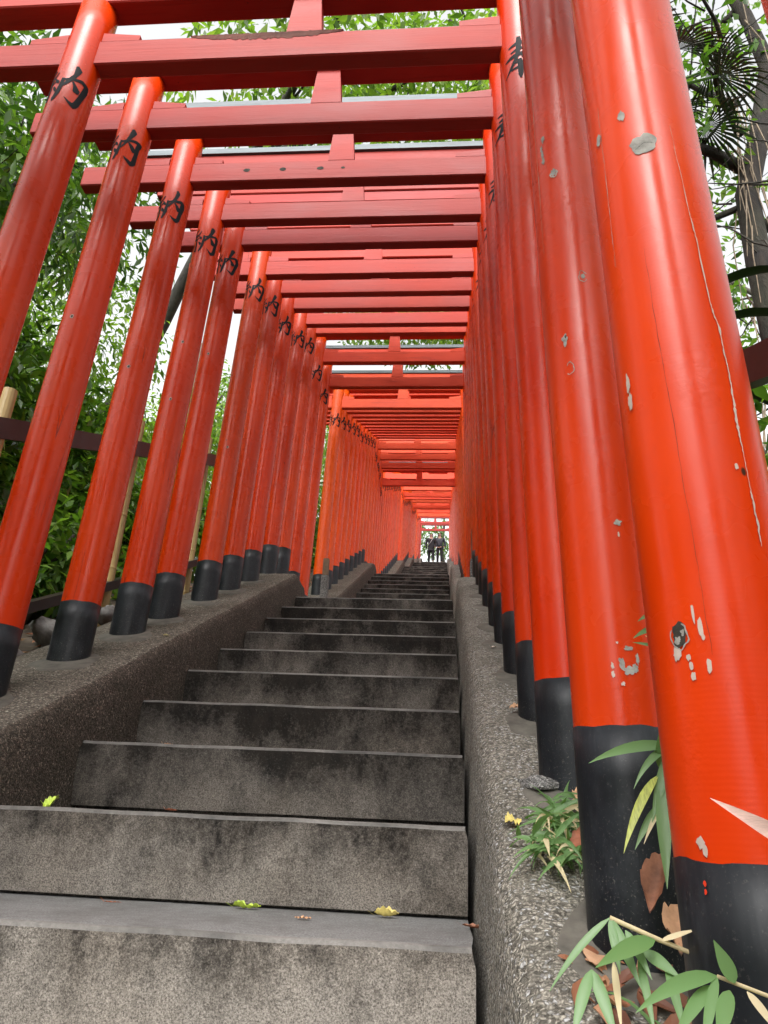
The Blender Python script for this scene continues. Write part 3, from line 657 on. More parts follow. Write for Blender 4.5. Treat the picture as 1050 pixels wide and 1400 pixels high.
rock(3.14, 4.02, line(4.02)+.395, (.13, .20, .045), 3, 'pale granite cobble set in the right wall above the grass tuft', GRAN)
GREY = mat_simple('rough_grey_stone', (.17, .165, .155), .9, 14, .45, .02)
for i, (x, yy, s_) in enumerate(((-1.30, 6.3, .22), (-1.42, 7.3, .26), (-1.36, 8.35, .20))):
    rock(x, yy, line(yy)+.36, (s_*.8, s_*1.4, s_*.55), 20+i, ['rough grey stone behind the left wall, nearest the camera', 'biggest rough grey stone behind the left wall beneath the lower rail', 'rough grey stone behind the left wall, farthest of three'][i], GREY)

# ---------------------------------------------------------------- leaves and plants
def leaf_cloud(P_, D, N, L, Wd, fold=.25, curl=.25):
    """pointed leaves: base, 2 shoulders each side, tip, with a midrib fold. arrays (n,3)"""
    P_ = np.asarray(P_); n = len(P_); D = D/np.linalg.norm(D, axis=1, keepdims=True)
    Bn = np.cross(N, D); Bn /= np.linalg.norm(Bn, axis=1, keepdims=True)+1e-9; Nn = np.cross(D, Bn)
    L = np.broadcast_to(L, n)[:, None]; Wd = np.broadcast_to(Wd, n)[:, None]
    mid = P_+D*L*.45-Nn*L*curl*.10
    v = np.stack([P_, mid+Bn*Wd*.5+Nn*Wd*fold*.5, P_+D*L-Nn*L*curl*.55, mid-Bn*Wd*.5+Nn*Wd*fold*.5, mid-Nn*L*0.0], 1)
    base = (np.arange(n)*5)[:, None]
    f = np.concatenate([base+np.array([[0, 1, 4]]), base+np.array([[4, 1, 2]]), base+np.array([[0, 4, 3]]), base+np.array([[4, 2, 3]])], 0)
    return v.reshape(-1, 3), f
def unit(n):
    a = rng.normal(size=(n, 3)); return a/np.linalg.norm(a, axis=1, keepdims=True)
def twigs(centers, radii, ntw, lpt, tl, droop=.4, flat=1.0):
    """leaf positions and directions along short twigs spread through several lobes"""
    Ps, Ds = [], []
    C_ = np.asarray(centers, float); R_ = np.asarray(radii, float)
    vol = R_.prod(1) if R_.ndim > 1 else R_**3
    pick = rng.choice(len(C_), ntw, p=vol/vol.sum()); u = unit(ntw); rad = rng.random(ntw)**.45
    start = C_[pick]+u*rad[:, None]*(R_[pick] if R_.ndim > 1 else R_[pick][:, None])
    d = u*.8+unit(ntw)*.7; d[:, 2] -= droop; d /= np.linalg.norm(d, axis=1, keepdims=True)
    for k in range(lpt):
        t = (k+1)/lpt; q = start+d*tl*t+np.array([0, 0, -1])*droop*tl*t*t*.5
        side = np.cross(d, unit(ntw)); side /= np.linalg.norm(side, axis=1, keepdims=True)+1e-9
        Ps.append(q); Ds.append(d*.6+side*.9+np.array([0, 0, -.25]))
    return np.concatenate(Ps), np.concatenate(Ds), start, d
def foliage(name, parent, centers, radii, ntw, lpt, tl, L, Wr, mat, droop=.4, kind=None, loc=(0, 0, 0)):
    P_, D, _, _ = twigs(centers, radii, ntw, lpt, tl, droop)
    n = len(P_); N = unit(n)*.7+np.array([0, 0, 1.0]); Ls = L*rng.uniform(.6, 1.25, n)
    v, f = leaf_cloud(P_, D, N, Ls, Ls*Wr)
    return obj(name, data(name, v, f, mat), parent, loc)
def limb(b, p0, p1, r0, r1, sag=.15, seg=7, n=6, seed=0):
    p0, p1 = Vector(p0), Vector(p1); L = (p1-p0).length; pts = []; rad = []
    for i in range(n+1):
        t = i/n; q = p0.lerp(p1, t)+Vector((noise.noise(Vector((seed, t*2, 0))), noise.noise(Vector((seed, t*2, 5))), noise.noise(Vector((seed, t*2, 9)))+sag*math.sin(math.pi*t)))*L*.12*math.sin(math.pi*min(1, t*1.1))
        pts.append(q); rad.append(r0*(1-t)+r1*t)
    b.tube(pts, rad, seg, jit=.2)
def tree(label, base, top, r, lobes, ntw, lpt, leafL, mat, bark=BARK, limbs=(), tl=.9, wr=.36, droop=.4, name='tree', group='trees around the stairway', trunk=True, seed=1):
    t = tag(empty(name, base), label, 'tree', group)
    B = Vector(base)
    if trunk:
        b = MB(); limb(b, (0, 0, -.5), Vector(top)-B, r, r*.35, .1, 12, 10, seed); b.build('trunk', bark, t, smooth=True)
        for i, (f0, tip, rr) in enumerate(limbs):
            b = MB(); q = Vector((0, 0, -.5)).lerp(Vector(top)-B, f0); limb(b, q, Vector(tip)-B, rr, rr*.3, .2, 8, 8, seed+i*3)
            rr_ = random.Random(seed*7+i)
            for k in range(4):     # side twigs
                s0 = q.lerp(Vector(tip)-B, .35+.15*k); limb(b, s0, s0+Vector((rr_.uniform(-1, 1), rr_.uniform(-1, 1), rr_.uniform(-.2, 1)))*1.6, rr*.28, rr*.08, .1, 5, 4, seed+i+k)
            b.build('branch', bark, t, smooth=True)
    C_ = [Vector(c[:3])-B for c in lobes]; R_ = [c[3] if len(c) == 4 else c[3:] for c in lobes]
    R_ = [(q, q, q*.75) if not hasattr(q, '__len__') else q for q in R_]
    foliage('crown', t, [tuple(c) for c in C_], R_, ntw, lpt, tl, leafL, wr, mat, droop)
    return t
def shrub(label, x, yy, h, w_, ntw, leafL, mat, lpt=6, wr=.36, droop=.35, zb=None, seed=0, group='shrubs behind the fence'):
    zb = ground_z(x, yy) if zb is None else zb
    t = tag(empty('shrub', (x, yy, zb)), label, 'shrub', group); r_ = random.Random(seed); b = MB()
    for i in range(7): limb(b, (r_.uniform(-.3, .3), r_.uniform(-.3, .3), -.2), (r_.uniform(-w_, w_)*.6, r_.uniform(-w_, w_)*.6, h*r_.uniform(.6, .95)), .07, .02, .1, 6, 6, seed+i)
    b.build('stems', BARK_D, t, smooth=True)
    lobes = [(r_.uniform(-.5, .5)*w_, r_.uniform(-.5, .5)*w_, h*r_.uniform(.22, .85)) for _ in range(7)]
    foliage('foliage', t, lobes, [(w_*r_.uniform(.4, .65), w_*r_.uniform(.4, .65), h*.26) for _ in lobes], ntw, lpt, .55, leafL, wr, mat, droop)
# left: dense laurel-like shrubs beyond the fence, then trees
shrub('dark glossy laurel shrub behind the fence at the far left edge', -4.2, 4.6, 4.2, 1.4, 1260, .34, L_DARK, seed=1)
shrub('dark leafy shrub between the first and second left posts', -4.3, 7.4, 4.6, 1.5, 1890, .25, L_DARK, seed=2)
shrub('mid green shrub seen between the third and fourth left posts', -4.4, 10.4, 4.4, 1.6, 1680, .25, L_MID, seed=3)
shrub('lighter shrub behind the left posts near the bamboo post', -4.4, 13.8, 3.8, 1.7, 1468, .25, L_MID, seed=4)
shrub('yellow green shrub beside the first landing on the left', -4.2, 17.5, 3.6, 1.6, 600, .30, L_LIGHT, seed=5)
shrub('low dark undergrowth shrub under the lower rail at left', -3.0, 6.2, 1.8, 1.0, 420, .26, L_DARK, seed=6)
shrub('low bright shrub under the lower rail farther up', -3.0, 9.0, 1.7, 1.0, 380, .24, L_MID, seed=7)
tree('tall evergreen tree at left with drooping pointed leaves', (-6.4, 6.5, line(6.5)-1), (-5.6, 7.5, 12), .30, [(-5.6, 6.5, 8.8, 1.9), (-4.6, 8, 10.2, 1.6), (-6.6, 9, 7.5, 2.1), (-4.4, 5.6, 8.2, 1.4), (-5.0, 10.5, 11.5, 1.7)], 2600, 6, .28, L_DARK, BARK_D, [(.5, (-4.2, 5.6, 8.5), .10), (.6, (-4.0, 9, 10.5), .10), (.55, (-6.8, 10, 8), .1)], wr=.30, seed=3)
tree('broad bright green tree at left with light showing through', (-10.5, 14, line(14)-2), (-10, 15, 15), .35, [(-9.5, 13, 9.5, 2.8), (-8.0, 16, 12.5, 2.4), (-10.5, 18, 8.5, 3.0), (-7.6, 19, 10, 2.3), (-9, 11, 6.5, 2.2), (-7.5, 13.5, 15, 1.8)], 4200, 6, .26, L_LIGHT, BARK, [(.5, (-8, 12.5, 9.5), .12), (.6, (-7.5, 17, 12.5), .12)], wr=.38, seed=5)
tree('pale green tree at left beyond the first landing', (-9, 27, line(27)-2), (-8.5, 27, 20), .35, [(-8, 26, 14, 2.8), (-7, 29, 17, 2.6), (-9, 23, 11, 2.6)], 2800, 6, .28, L_LIGHT, BARK, [(.55, (-6.5, 25, 16), .12)], seed=8)
tree('slender tree with sparse leaves behind the upper left posts', (-7, 40, line(40)-1), (-7, 40, 28), .3, [(-6.5, 39, 22, 3.2), (-6, 43, 24, 3.2), (-7, 36, 19, 2.8)], 1600, 6, .32, L_LIGHT, BARK, [(.6, (-5.5, 42, 24), .1)], seed=9)
shrub('leafy bush closing the gap beside the lowest landing', -3.2, 19.5, 5.5, 1.4, 1300, .24, L_LIGHT, seed=8)
shrub('tall airy bush beside the second flight on the left', -3.4, 25, 6.0, 1.7, 1300, .26, L_MID, seed=9)
shrub('airy bush farther up beside the second flight on the left', -3.8, 32, 7.0, 2.0, 1300, .28, L_LIGHT, seed=10)
# overhead canopy: trees whose limbs reach over the gates
tree('large tree arching over the gates, thick dark limbs in the gaps between beams', (-13.0, 24, line(24)-2), (-2.0, 14.5, 20), .36, [(0, 12, 18.5, 2.8), (-2.5, 14.5, 18, 2.6), (1.2, 15.5, 20.5, 2.8), (-1.5, 10.5, 17.0, 2.3), (.8, 9.0, 17.0, 2.0)], 1000, 5, .34, L_LIGHT, BARK_D, [(.85, (2.0, 13.5, 19), .20), (.8, (.8, 10.0, 17.5), .17), (.9, (1.8, 17, 21.5), .16)], wr=.36, seed=12)
tree('tree on the right slope with yellow green leaves high over the gates', (7.2, 13.5, line(13.5)), (5.4, 14, 20), .36, [(3.4, 13.0, 19.5, 2.6), (4.6, 16.5, 21.5, 2.8), (2.4, 17.5, 22, 2.5), (5.5, 12, 17.5, 2.0)], 900, 5, .34, L_LIGHT, BARK_D, [(.8, (2.6, 12.5, 19.5), .15), (.85, (3, 17, 22), .15)], seed=14)
tree('tree behind the grey caps, pale leaves against white sky', (1.5, 60, line(60)+9), (1.5, 52, 60), .4, [(1, 44, 36, 5.0), (5, 47, 40, 5.5), (-3, 46, 39, 5.0), (2, 52, 46, 6.0)], 2600, 6, .6, L_LIGHT, BARK, [(.3, (3, 46, 38), .12)], trunk=False, seed=15)
for i, (x, yy, lb) in enumerate(((-5.5, -2.5, 'unseen leafy tree added down the slope, left of the bottom of the stairs'), (-4.5, -8, 'second unseen leafy tree added farther down the slope on the left'), (9.5, -2.0, 'unseen leafy tree added down the slope, right of the bottom of the stairs'), (8.0, -8.5, 'second unseen leafy tree added farther down the slope on the right'))):  # unseen trees behind the camera, added to narrow sky highlights on the posts
    b0 = ground_z(x, yy); tree(lb, (x, yy, b0), (x*.95+.2, yy, b0+12), .4, [(x, yy, b0+9, 3.2), (x-1.2, yy+1.5, b0+6, 3.0), (x+1.2, yy-2, b0+5, 2.8), (x, yy, b0+12.5, 2.6), (x, yy+1, b0+3, 2.4)], 1500, 5, .45, L_MID, BARK, [(.5, (x+1.5, yy+1, b0+8), .12)], seed=60+i)
# right: palm-like trunk, thin branches, glossy leaves
tree('dark crooked tree at upper right with bare thin branches against the sky', (7.0, 9.0, line(9)), (8.0, 9.6, 17.5), .26, [(6.6, 9.5, 13, 1.8), (8.2, 10, 15, 1.9), (6.4, 11, 16, 1.8), (7.6, 8, 10.5, 1.4), (5.9, 9.6, 11, 1.3)], 330, 5, .24, L_MID, PALMB,
     [(.55, (5.2, 8.6, 10.8), .11), (.65, (5.6, 9.6, 13.5), .08), (.45, (9.2, 8, 10.5), .09), (.75, (5.9, 10, 15.5), .07), (.6, (6.3, 7.2, 12), .06), (.5, (5.4, 9.8, 8.6), .06), (.8, (9.4, 9, 16), .06)], wr=.42, seed=17)
tree('leafy tree beyond the crooked trunk on the right slope', (13, 16, line(16)), (12.5, 16, 17), .35, [(11, 15, 12, 3.0), (13, 17, 15.5, 3.4), (10, 19, 17, 3.0), (14, 14, 9, 3.0), (10, 13.5, 8, 2.0)], 300, 6, .34, L_MID, BARK, [(.5, (10, 14, 11), .12), (.6, (10, 17, 15), .12)], seed=19)
shrub('dense shrub low on the right behind the largest post', 6.2, 5.0, 3.0, 1.2, 600, .26, L_MID, seed=21, group='shrubs on the right slope')
shrub('dark shrub on the right slope under the crooked tree', 7.4, 7.8, 3.8, 1.5, 600, .28, L_DARK, seed=22, group='shrubs on the right slope')
shrub('shrub with pale leaves at the right edge under the rail', 5.6, 3.9, 2.2, .8, 450, .22, L_LIGHT, seed=23, group='shrubs on the right slope')
for i, (x, yy, h, m_) in enumerate(((5.8, 62, 5, L_MID), (-2.2, 92, 3.5, L_LIGHT), (5.6, 94, 7, L_DARK), (-1.2, 108, 3, L_MID))):
    shrub(['bush beside the upper steps on the right', 'light bush at the top of the stairs on the left', 'dark bush at the top of the stairs on the right', 'bush far behind the two people'][i], x, yy, h, 1.9, 500, .45, m_, seed=40+i, group='bushes at the top of the stairway')
tree('tree at the very top behind the two people', (2.6, 112, ZTOP), (2.4, 112, 48), .45, [(1, 112, 44, 4), (5.5, 113, 40, 3), (-3, 110, 39, 3)], 330, 6, .7, L_MID, BARK_D, seed=50)

ct = [o for o in bpy.data.objects if o.name.startswith('tree') and o.get('label', '').startswith('dark crooked')][0]; b = MB(); r_ = random.Random(31); cb_ = Vector((7.0, 9.0, line(9)))
for i in range(60):
    t = r_.uniform(.25, .95); p = Vector((0, 0, -.5)).lerp(Vector((8.0, 9.6, 17.5))-cb_, t)+Vector((r_.uniform(-.3, .3), r_.uniform(-.4, .1), 0)); L = r_.uniform(.8, 2.4); sw = r_.uniform(-.5, .4)
    b.tube([p, p+Vector((sw*.5, -.1, -L*.4)), p+Vector((sw*.7+r_.uniform(-.1, .1), -.15, -L))], [.014, .011, .005], 4)
b.build('hanging_fibres', mat_simple('dry_hanging_fibre', (.20, .15, .10), .8, 20, .4, .001), ct)['kind'] = 'stuff'
b = MB()
for i in range(70):
    p = Vector((r_.uniform(-2.2, .8), r_.uniform(-.8, 1.2), r_.uniform(3.5, 12))); d = Vector((r_.uniform(-1, .6), r_.uniform(-.5, .5), r_.uniform(-.5, .7))); limb(b, p, p+d*r_.uniform(.7, 1.8), .020, .005, .2, 4, 4, i)
b.build('bare_twigs', BARK_D, ct)['kind'] = 'stuff'
# windmill palm fronds at upper right
def palm_frond(t, c, direc, size, seed):
    r_ = random.Random(seed); d = Vector(direc).normalized(); side = d.cross(Vector((0, 0, 1))).normalized(); upv = side.cross(d)
    v = []; f = []; n = 22
    for i in range(n):
        a = math.radians(-105+210*i/(n-1)); q = d*math.cos(a)+side*math.sin(a); L = size*r_.uniform(.8, 1.05); nn = side*math.cos(a)-d*math.sin(a)
        k = len(v); w_ = size*.035; c0 = Vector(c)
        mid = c0+q*L*.6+upv*.0-Vector((0, 0, .02)); tip = c0+q*L-Vector((0, 0, L*.28))
        v += [tuple(c0), tuple(mid+nn*w_), tuple(tip), tuple(mid-nn*w_), tuple(mid-upv*w_*.6)]
        f += [(k, k+1, k+4), (k+4, k+1, k+2), (k, k+4, k+3), (k+4, k+2, k+3)]
    return obj('frond', data('frond', v, f, D_GREEN), t)
pt = tag(empty('fan_palm', (6.1, 8.4, line(8.4))), 'fan palm with spiky dark fronds at the upper right beside the post', 'palm tree')
b = MB(); b.tube([(0, 0, -.5), (.05, .1, 3), (-.1, .1, 6), (-.25, .0, 9.2)], [.22, .2, .17, .14], 12, jit=.3); b.build('trunk', PALMB, pt, smooth=True)
for i in range(9):
    a = i*2.4; el = (.5, .1, -.4)[i % 3]; d = Vector((math.cos(a), math.sin(a), el)); st = Vector((-.25, 0, 9.2)); c = st+d*1.0
    b = MB(); b.tube([st, c], [.03, .02], 5); b.build('leaf_stalk', L_DARK, pt); palm_frond(pt, c, d, .85, i)
# big glossy leaves low at the right edge
gl = tag(empty('broadleaf_plant', (5.3, 6.0, line(6.0)+.2)), 'plant with long broad glossy leaves at the right edge above the rail', 'plant')
b = MB(); b.tube([(0, 0, -.3), (.05, 0, 2), (-.02, .05, 4.4)], [.05, .045, .03], 8); b.build('stem', BARK_D, gl, smooth=True)
def ribbon(P0, d, L, wd, droop, mat, name, parent, n=7, twist=0.0, fold=.18, nrm=(0, 0, 1), prof=.5, seed=0):
    d = Vector(d).normalized(); s_ = d.cross(Vector(nrm)); s_ = s_.normalized() if s_.length > .01 else Vector((1, 0, 0)); v = []; f = []
    p = Vector(P0); dd = d.copy(); step = L/n
    for i in range(n+1):
        t = i/n; wv = wd*(math.sin(math.pi*min(1, (t**prof)*.98+.02)))+.0008; nn = s_.cross(dd).normalized(); s2 = s_*math.cos(twist*t)+nn*math.sin(twist*t)
        v += [tuple(p+s2*wv*.5+nn*wv*fold), tuple(p), tuple(p-s2*wv*.5+nn*wv*fold)]
        dd = (dd+Vector((0, 0, -1))*droop/n).normalized(); p = p+dd*step
    for i in range(n):
        for k in (0, 1): a = 3*i+k; f.append((a, a+1, a+4, a+3))
    return obj(name, data(name, v, f, mat, smooth=True), parent)
for i in range(11):
    a = i*2.0+.4; ribbon((0, .05, 2.9+.14*i), (math.cos(a), math.sin(a), .5), 1.0, .15, 1.3, D_GREEN, 'leaf', gl, fold=.1, seed=i)

# bamboo grass at the right wall
def grass(label, P0, n, spread, L, wd, seed, lean=(0, -.3), name='bamboo_grass', dry=.25, flat=.5):
    r_ = random.Random(seed); t = tag(empty(name, P0), label, 'bamboo grass', 'bamboo grass on the right wall')
    for i in range(n):
        a = r_.uniform(0, 2*math.pi); rr = r_.uniform(0, spread); q = (rr*math.cos(a), rr*math.sin(a)*1.3, rr*math.sin(a)*1.3*S-.01)
        d = (math.cos(a)*r_.uniform(.3, 1)+lean[0], math.sin(a)*r_.uniform(.3, 1)+lean[1], r_.uniform(.2, 1.0)*flat)
        ribbon(q, d, L*r_.uniform(.5, 1.15), wd*r_.uniform(.6, 1.1), r_.uniform(1.0, 2.6), STRAW if r_.random() < dry else BLADE, 'leaf_blade', t, twist=r_.uniform(-.6, .6), n=6)
    return t
wz = lambda yy: S*yy-H0+.43
def tuft(label, centres, seed):
    r_ = random.Random(seed); t = tag(empty('bamboo_grass', centres[0][:3]), label, 'bamboo grass', 'bamboo grass on the right wall'); P0 = Vector(centres[0][:3])
    for (cx_, cy_, cz_, n_, L_) in centres:
        for i in range(n_):
            q = Vector((cx_+r_.gauss(0, .045), cy_+r_.gauss(0, .06), cz_+.02+r_.uniform(0, .07)))-P0
            a = r_.uniform(-2.9, .6) if r_.random() < .8 else r_.uniform(0, 6.28)
            d = (math.cos(a)*r_.uniform(.5, 1), math.sin(a)*r_.uniform(.5, 1), r_.uniform(-.15, 1.0))
            ribbon(q, d, L_*r_.uniform(.45, 1.15), r_.uniform(.016, .027), r_.uniform(.5, 2.2), STRAW if r_.random() < .24 else BLADE, 'leaf_blade', t, twist=r_.uniform(-.8, .8), n=5, nrm=(r_.uniform(-.5, .5), -.8, .7))
tuft('dense pale green tuft of bamboo grass on the wall beside the second step', [(3.15, 3.42, wz(3.42), 80, .20), (3.06, 3.24, wz(3.24), 60, .20), (3.26, 3.60, wz(3.60), 45, .20), (3.19, 3.20, wz(3.20), 40, .18)], 5)
grass('small sprig of bamboo grass above the tuft, between the posts', (3.18, 3.66, wz(3.66)), 8, .05, .22, .026, 6, (-.1, -.2), dry=.1, flat=1.5)
grass('low bamboo grass in the litter between the two big posts', (3.24, 2.30, wz(2.30)), 34, .20, .26, .020, 7, (-.3, -.3), flat=.9)
def sprig(label, nodes, leaves, seed, stem_r=.007):
    t = tag(empty('bamboo_sprig', nodes[0]), label, 'bamboo grass', 'bamboo grass on the right wall'); P0 = Vector(nodes[0])
    b = MB(); b.tube([Vector(q)-P0 for q in nodes], stem_r, 6); b.build('stem', STRAW, t, smooth=True)
    for (q, tip, wd, dr, mt) in leaves:
        q = Vector(q)-P0; tip = Vector(tip)-P0; ribbon(q, (tip-q)+Vector((0, 0, dr*.42*(tip-q).length)), (tip-q).length*1.06, wd, dr, mt, 'leaf_blade', t, n=9, nrm=(.1, -.8, .6))
    return t
# leaves hanging in front of the black foot of the second big post
VN = (-.25, -.85, .45)
def sprig2(label, stem, leaves, r=.006, P0=None):
    P0 = Vector(P0 or stem[-1]); t = tag(empty('bamboo_sprig', P0), label, 'bamboo grass', 'bamboo grass on the right wall')
    b = MB(); b.tube([Vector(q)-P0 for q in stem], r, 6); b.build('stem', STRAW, t, smooth=True)
    for (q, tip, wd, bow, mt) in leaves:
        q = Vector(q)-P0; tip = Vector(tip)-P0; L = (tip-q).length
        ribbon(q, (tip-q)+Vector((0, 0, bow*.5*L)), L*1.03, wd, bow, mt, 'leaf_blade', t, n=9, nrm=VN, prof=.7, twist=.15, fold=.12)
H = (3.342, 2.35, .268)
sprig2('sprig of long bamboo leaves hanging before the black foot of the second big post', [(3.54, 2.46, .0), (3.42, 2.40, .22), H], [
    (H, (3.078, 2.28, .212), .036, .55, BLADE), (H, (3.212, 2.30, .128), .024, 1.2, BLADE), (H, (3.248, 2.30, .056), .034, .5, BLADE), ((3.283, 2.33, .184), (3.157, 2.25, -.03), .026, .8, G_OLIVE),
    ((3.293, 2.33, .174), (3.248, 2.22, -.100), .040, .15, BLADE), ((3.279, 2.33, .104), (3.189, 2.28, -.015), .022, .4, BLADE), ((3.30, 2.33, .12), (3.215, 2.28, .0), .014, .5, STRAW), ((3.30, 2.35, .20), (3.29, 2.30, .30), .03, .1, BLADE),
    ((3.31, 2.34, .17), (3.36, 2.30, .06), .03, .4, BLADE), ((3.29, 2.33, .175), (3.325, 2.30, .135), .018, .1, STRAW)])
sprig2('thin bamboo sprig crossing the orange post above its black foot', [(3.52, 2.46, .40), (3.42, 2.40, .54), (3.313, 2.30, .556)], [
    ((3.35, 2.35, .681), (3.259, 2.30, .638), .020, .5, BLADE), ((3.345, 2.35, .633), (3.241, 2.30, .584), .022, .5, BLADE), ((3.313, 2.30, .556), (3.239, 2.30, .570), .012, .2, BLADE),
    ((3.33, 2.32, .57), (3.278, 2.30, .592), .020, .2, STRAW), ((3.313, 2.30, .556), (3.278, 2.25, .484), .016, .2, BLADE)], .004)
A = (3.001, 1.75, -.144)
sprig2('large bamboo grass plant in the bottom right corner with broad leaves', [(3.30, 1.80, -.33), (3.16, 1.77, -.20), (3.097, 1.75, -.179), A], [
    (A, (2.872, 1.72, -.273), 0.0144, .5, BLADE), ((3.08, 1.72, -.176), (2.945, 1.62, -.214), 0.0331, .25, BLADE), ((2.942, 1.66, -.226), (2.892, 1.60, -.325), 0.0216, .4, BLADE), ((2.942, 1.66, -.226), (2.968, 1.60, -.325), 0.0230, .4, BLADE),
    (A, (3.04, 1.70, -.255), 0.0230, .2, BLADE), (A, (3.005, 1.71, -.235), 0.0173, .3, BLADE), ((3.03, 1.75, -.165), (3.062, 1.70, -.24), 0.0187, .3, BLADE), ((3.062, 1.75, -.20), (3.117, 1.70, -.236), 0.0245, .2, BLADE),
    ((3.10, 1.75, -.18), (3.17, 1.74, -.155), 0.0101, .1, STRAW), ((3.05, 1.74, -.21), (3.05, 1.66, -.32), 0.0158, .3, BLADE), ((3.0, 1.74, -.22), (2.99, 1.66, -.32), 0.0130, .3, STRAW), ((3.10, 1.73, -.22), (3.10, 1.64, -.32), 0.0173, .3, BLADE)], .005, (3.20, 1.78, wz(1.78)))
E_ = (3.13, 1.52, -.205)
sprig2('second bamboo grass stem at the right edge with pale green leaves', [(3.50, 1.56, -.42), (3.34, 1.50, -.262), (3.209, 1.50, -.228), E_], [
    (E_, (2.974, 1.45, -.250), 0.0259, .55, BLADE), ((3.119, 1.52, -.219), (3.031, 1.45, -.285), 0.0216, .3, BLADE), ((3.152, 1.50, -.211), (3.126, 1.50, -.150), 0.0245, .1, BLADE), ((3.142, 1.50, -.222), (3.089, 1.42, -.285), 0.0259, .3, BLADE),
    ((3.17, 1.50, -.222), (3.20, 1.46, -.275), 0.0130, .3, STRAW), (E_, (3.07, 1.44, -.30), 0.0173, .3, BLADE)], .0035)
dl = tag(empty('bamboo_leaf', (3.40, 1.50, -.06)), 'single dry pinkish bamboo leaf pointing across the largest orange post', 'dry leaf')
ribbon((0, 0, 0), (-.275, -.06, .150), .31, .040, .05, mat_simple('dry_pink_leaf', (.62, .42, .36), .6, 50, .2, .001, (1, 1, 8)), 'leaf_blade', dl, nrm=(.1, -1, .3), prof=.8)

# fallen leaves
def dead_leaf(label, P0, L, wd, mat, rz, slope=0.0, curl=.5, seed=0, cat='fallen leaf', lobes=0, tilt=0.0, group='fallen leaves on the stairway'):
    r_ = random.Random(seed); n = 14; v = []; f = []; c, s_ = math.cos(rz), math.sin(rz); J = [q/4 for q in range(-4, 5)]
    for i in range(n+1):
        t = i/n; wv = wd*max(.02, math.sin(math.pi*t**.8))*(1+lobes*.35*math.sin(t*9)*1.0)*(1+.035*math.sin(t*40+seed))
        for j in J:
            a = (t-.5)*L; b_ = j*wv*.5; zz = curl*wv*(abs(j)**2)*.5+curl*L*.25*(t-.5)**2*4*.4+wd*(.16*noise.noise(Vector((a*28+seed, b_*28, 1)))+.07*math.sin(t*26+abs(j)*5))*(.3+abs(j))+tilt*a
            x = a*c-b_*s_; yq = a*s_+b_*c; v.append((x, yq, zz+.008+slope*yq))
    for i in range(n):
        for j in range(8): a = 9*i+j; f.append((a, a+1, a+10, a+9))
    k = len(v)
    for q in (0, 1): # petiole
        a = -.5*L-.25*L*q; v += [(a*c, a*s_-.004, .010+.02*q+slope*a*s_), (a*c, a*s_+.004, .010+.02*q+slope*a*s_)]
    f.append((k, k+1, k+3, k+2))
    return tag(obj('fallen_leaf', data('fallen_leaf', v, f, mat, smooth=True), None, P0), label, cat, group)
zs_ = FL[0][1]
dead_leaf('yellow green twig leaf lying at the foot of the second step', (1.62, 4.37, zs_), .15, .07, G_LEAF, .1, seed=1, lobes=1, curl=.8)
dead_leaf('small tan leaf on the lowest tread', (1.98, 4.05, zs_), .085, .05, D_TAN, 3.0, seed=2, curl=.25)
dead_leaf('curled olive leaf on the lowest tread near its right end', (2.37, 4.35, zs_), .13, .06, D_YEL, .05, seed=3, curl=1.4)
dead_leaf('brown shrivelled leaf at the right end of the lowest tread', (2.82, 4.05, zs_), .14, .035, D_BROWN, -.4, seed=4, curl=.8)
dead_leaf('dark red sliver of leaf on the left of the lowest tread', (.93, 4.25, zs_), .09, .018, D_RED, .1, seed=5)
for i, (x, yy, n_, m_) in enumerate(((.81, 5.7, 2, D_RED), (1.2, 5.68, 2, D_TAN), (.60, 5.62, 2, D_TAN), (1.0, 4.75, 1, D_RED))):
    dead_leaf(['small red leaf on the third tread, left of the tan one', 'small tan leaf in the middle of the third tread', 'small leaf at the left end of the third tread', 'small brown leaf at the back of the second tread'][i], (x, yy, zs_+S*n_), .08, .03, m_, .3*i, seed=10+i, curl=.8)
dead_leaf('heart shaped yellow green leaf at the left end of the second step', (.29, 4.62, zs_+S), .09, .09, G_LEAF, 1.0, seed=20, curl=.9, tilt=.9)
wp = lambda x, yy: (x, yy, S*yy-H0+.435)
dead_leaf('pale yellow leaf with red rim beside the grass tuft', wp(2.965, 3.53), .075, .085, D_YEL, .2, S, seed=21, curl=.2)
dead_leaf('large rust red leaf leaning on the second black post foot', (3.20, 3.26, wz(3.26)+.06), .11, .07, D_RED, .9, S, seed=22, curl=.3, tilt=.55)
dead_leaf('tan oval leaf on a cement pad of the right wall', (3.145, 5.04, line(5.04)+.465), .11, .07, D_TAN, .1, S, seed=23, curl=.15)
dead_leaf('pinkish leaf standing by the third right post foot', (3.30, 5.55, line(5.55)+.50), .12, .07, D_TAN, 1.3, S, seed=24, curl=.3, tilt=.3)
dead_leaf('light brown leaf behind the grass tuft', (3.30, 3.70, wz(3.7)+.05), .11, .09, D_TAN, .7, S, seed=25, curl=.4, tilt=.5)
dead_leaf('large curled brown leaf wedged between the two big posts', (3.276, 2.44, -.12), .12, .075, D_BROWN, .9, S, seed=26, curl=1.2, tilt=.9)
dead_leaf('crumpled pale brown leaf below the curled one', (3.30, 2.32, -.22), .13, .09, D_TAN, 1.2, S, seed=27, curl=1.0, tilt=.5)
dead_leaf('tiny cream leaf near the second left post pad', wp(-.12, 7.05), .06, .05, STRAW, .2, S, seed=28)
dead_leaf('tiny white leaf on the right wall farther up', wp(3.12, 6.9), .06, .05, CHIPW, .2, S, seed=29)
r_ = random.Random(9); allv = []; allf = []
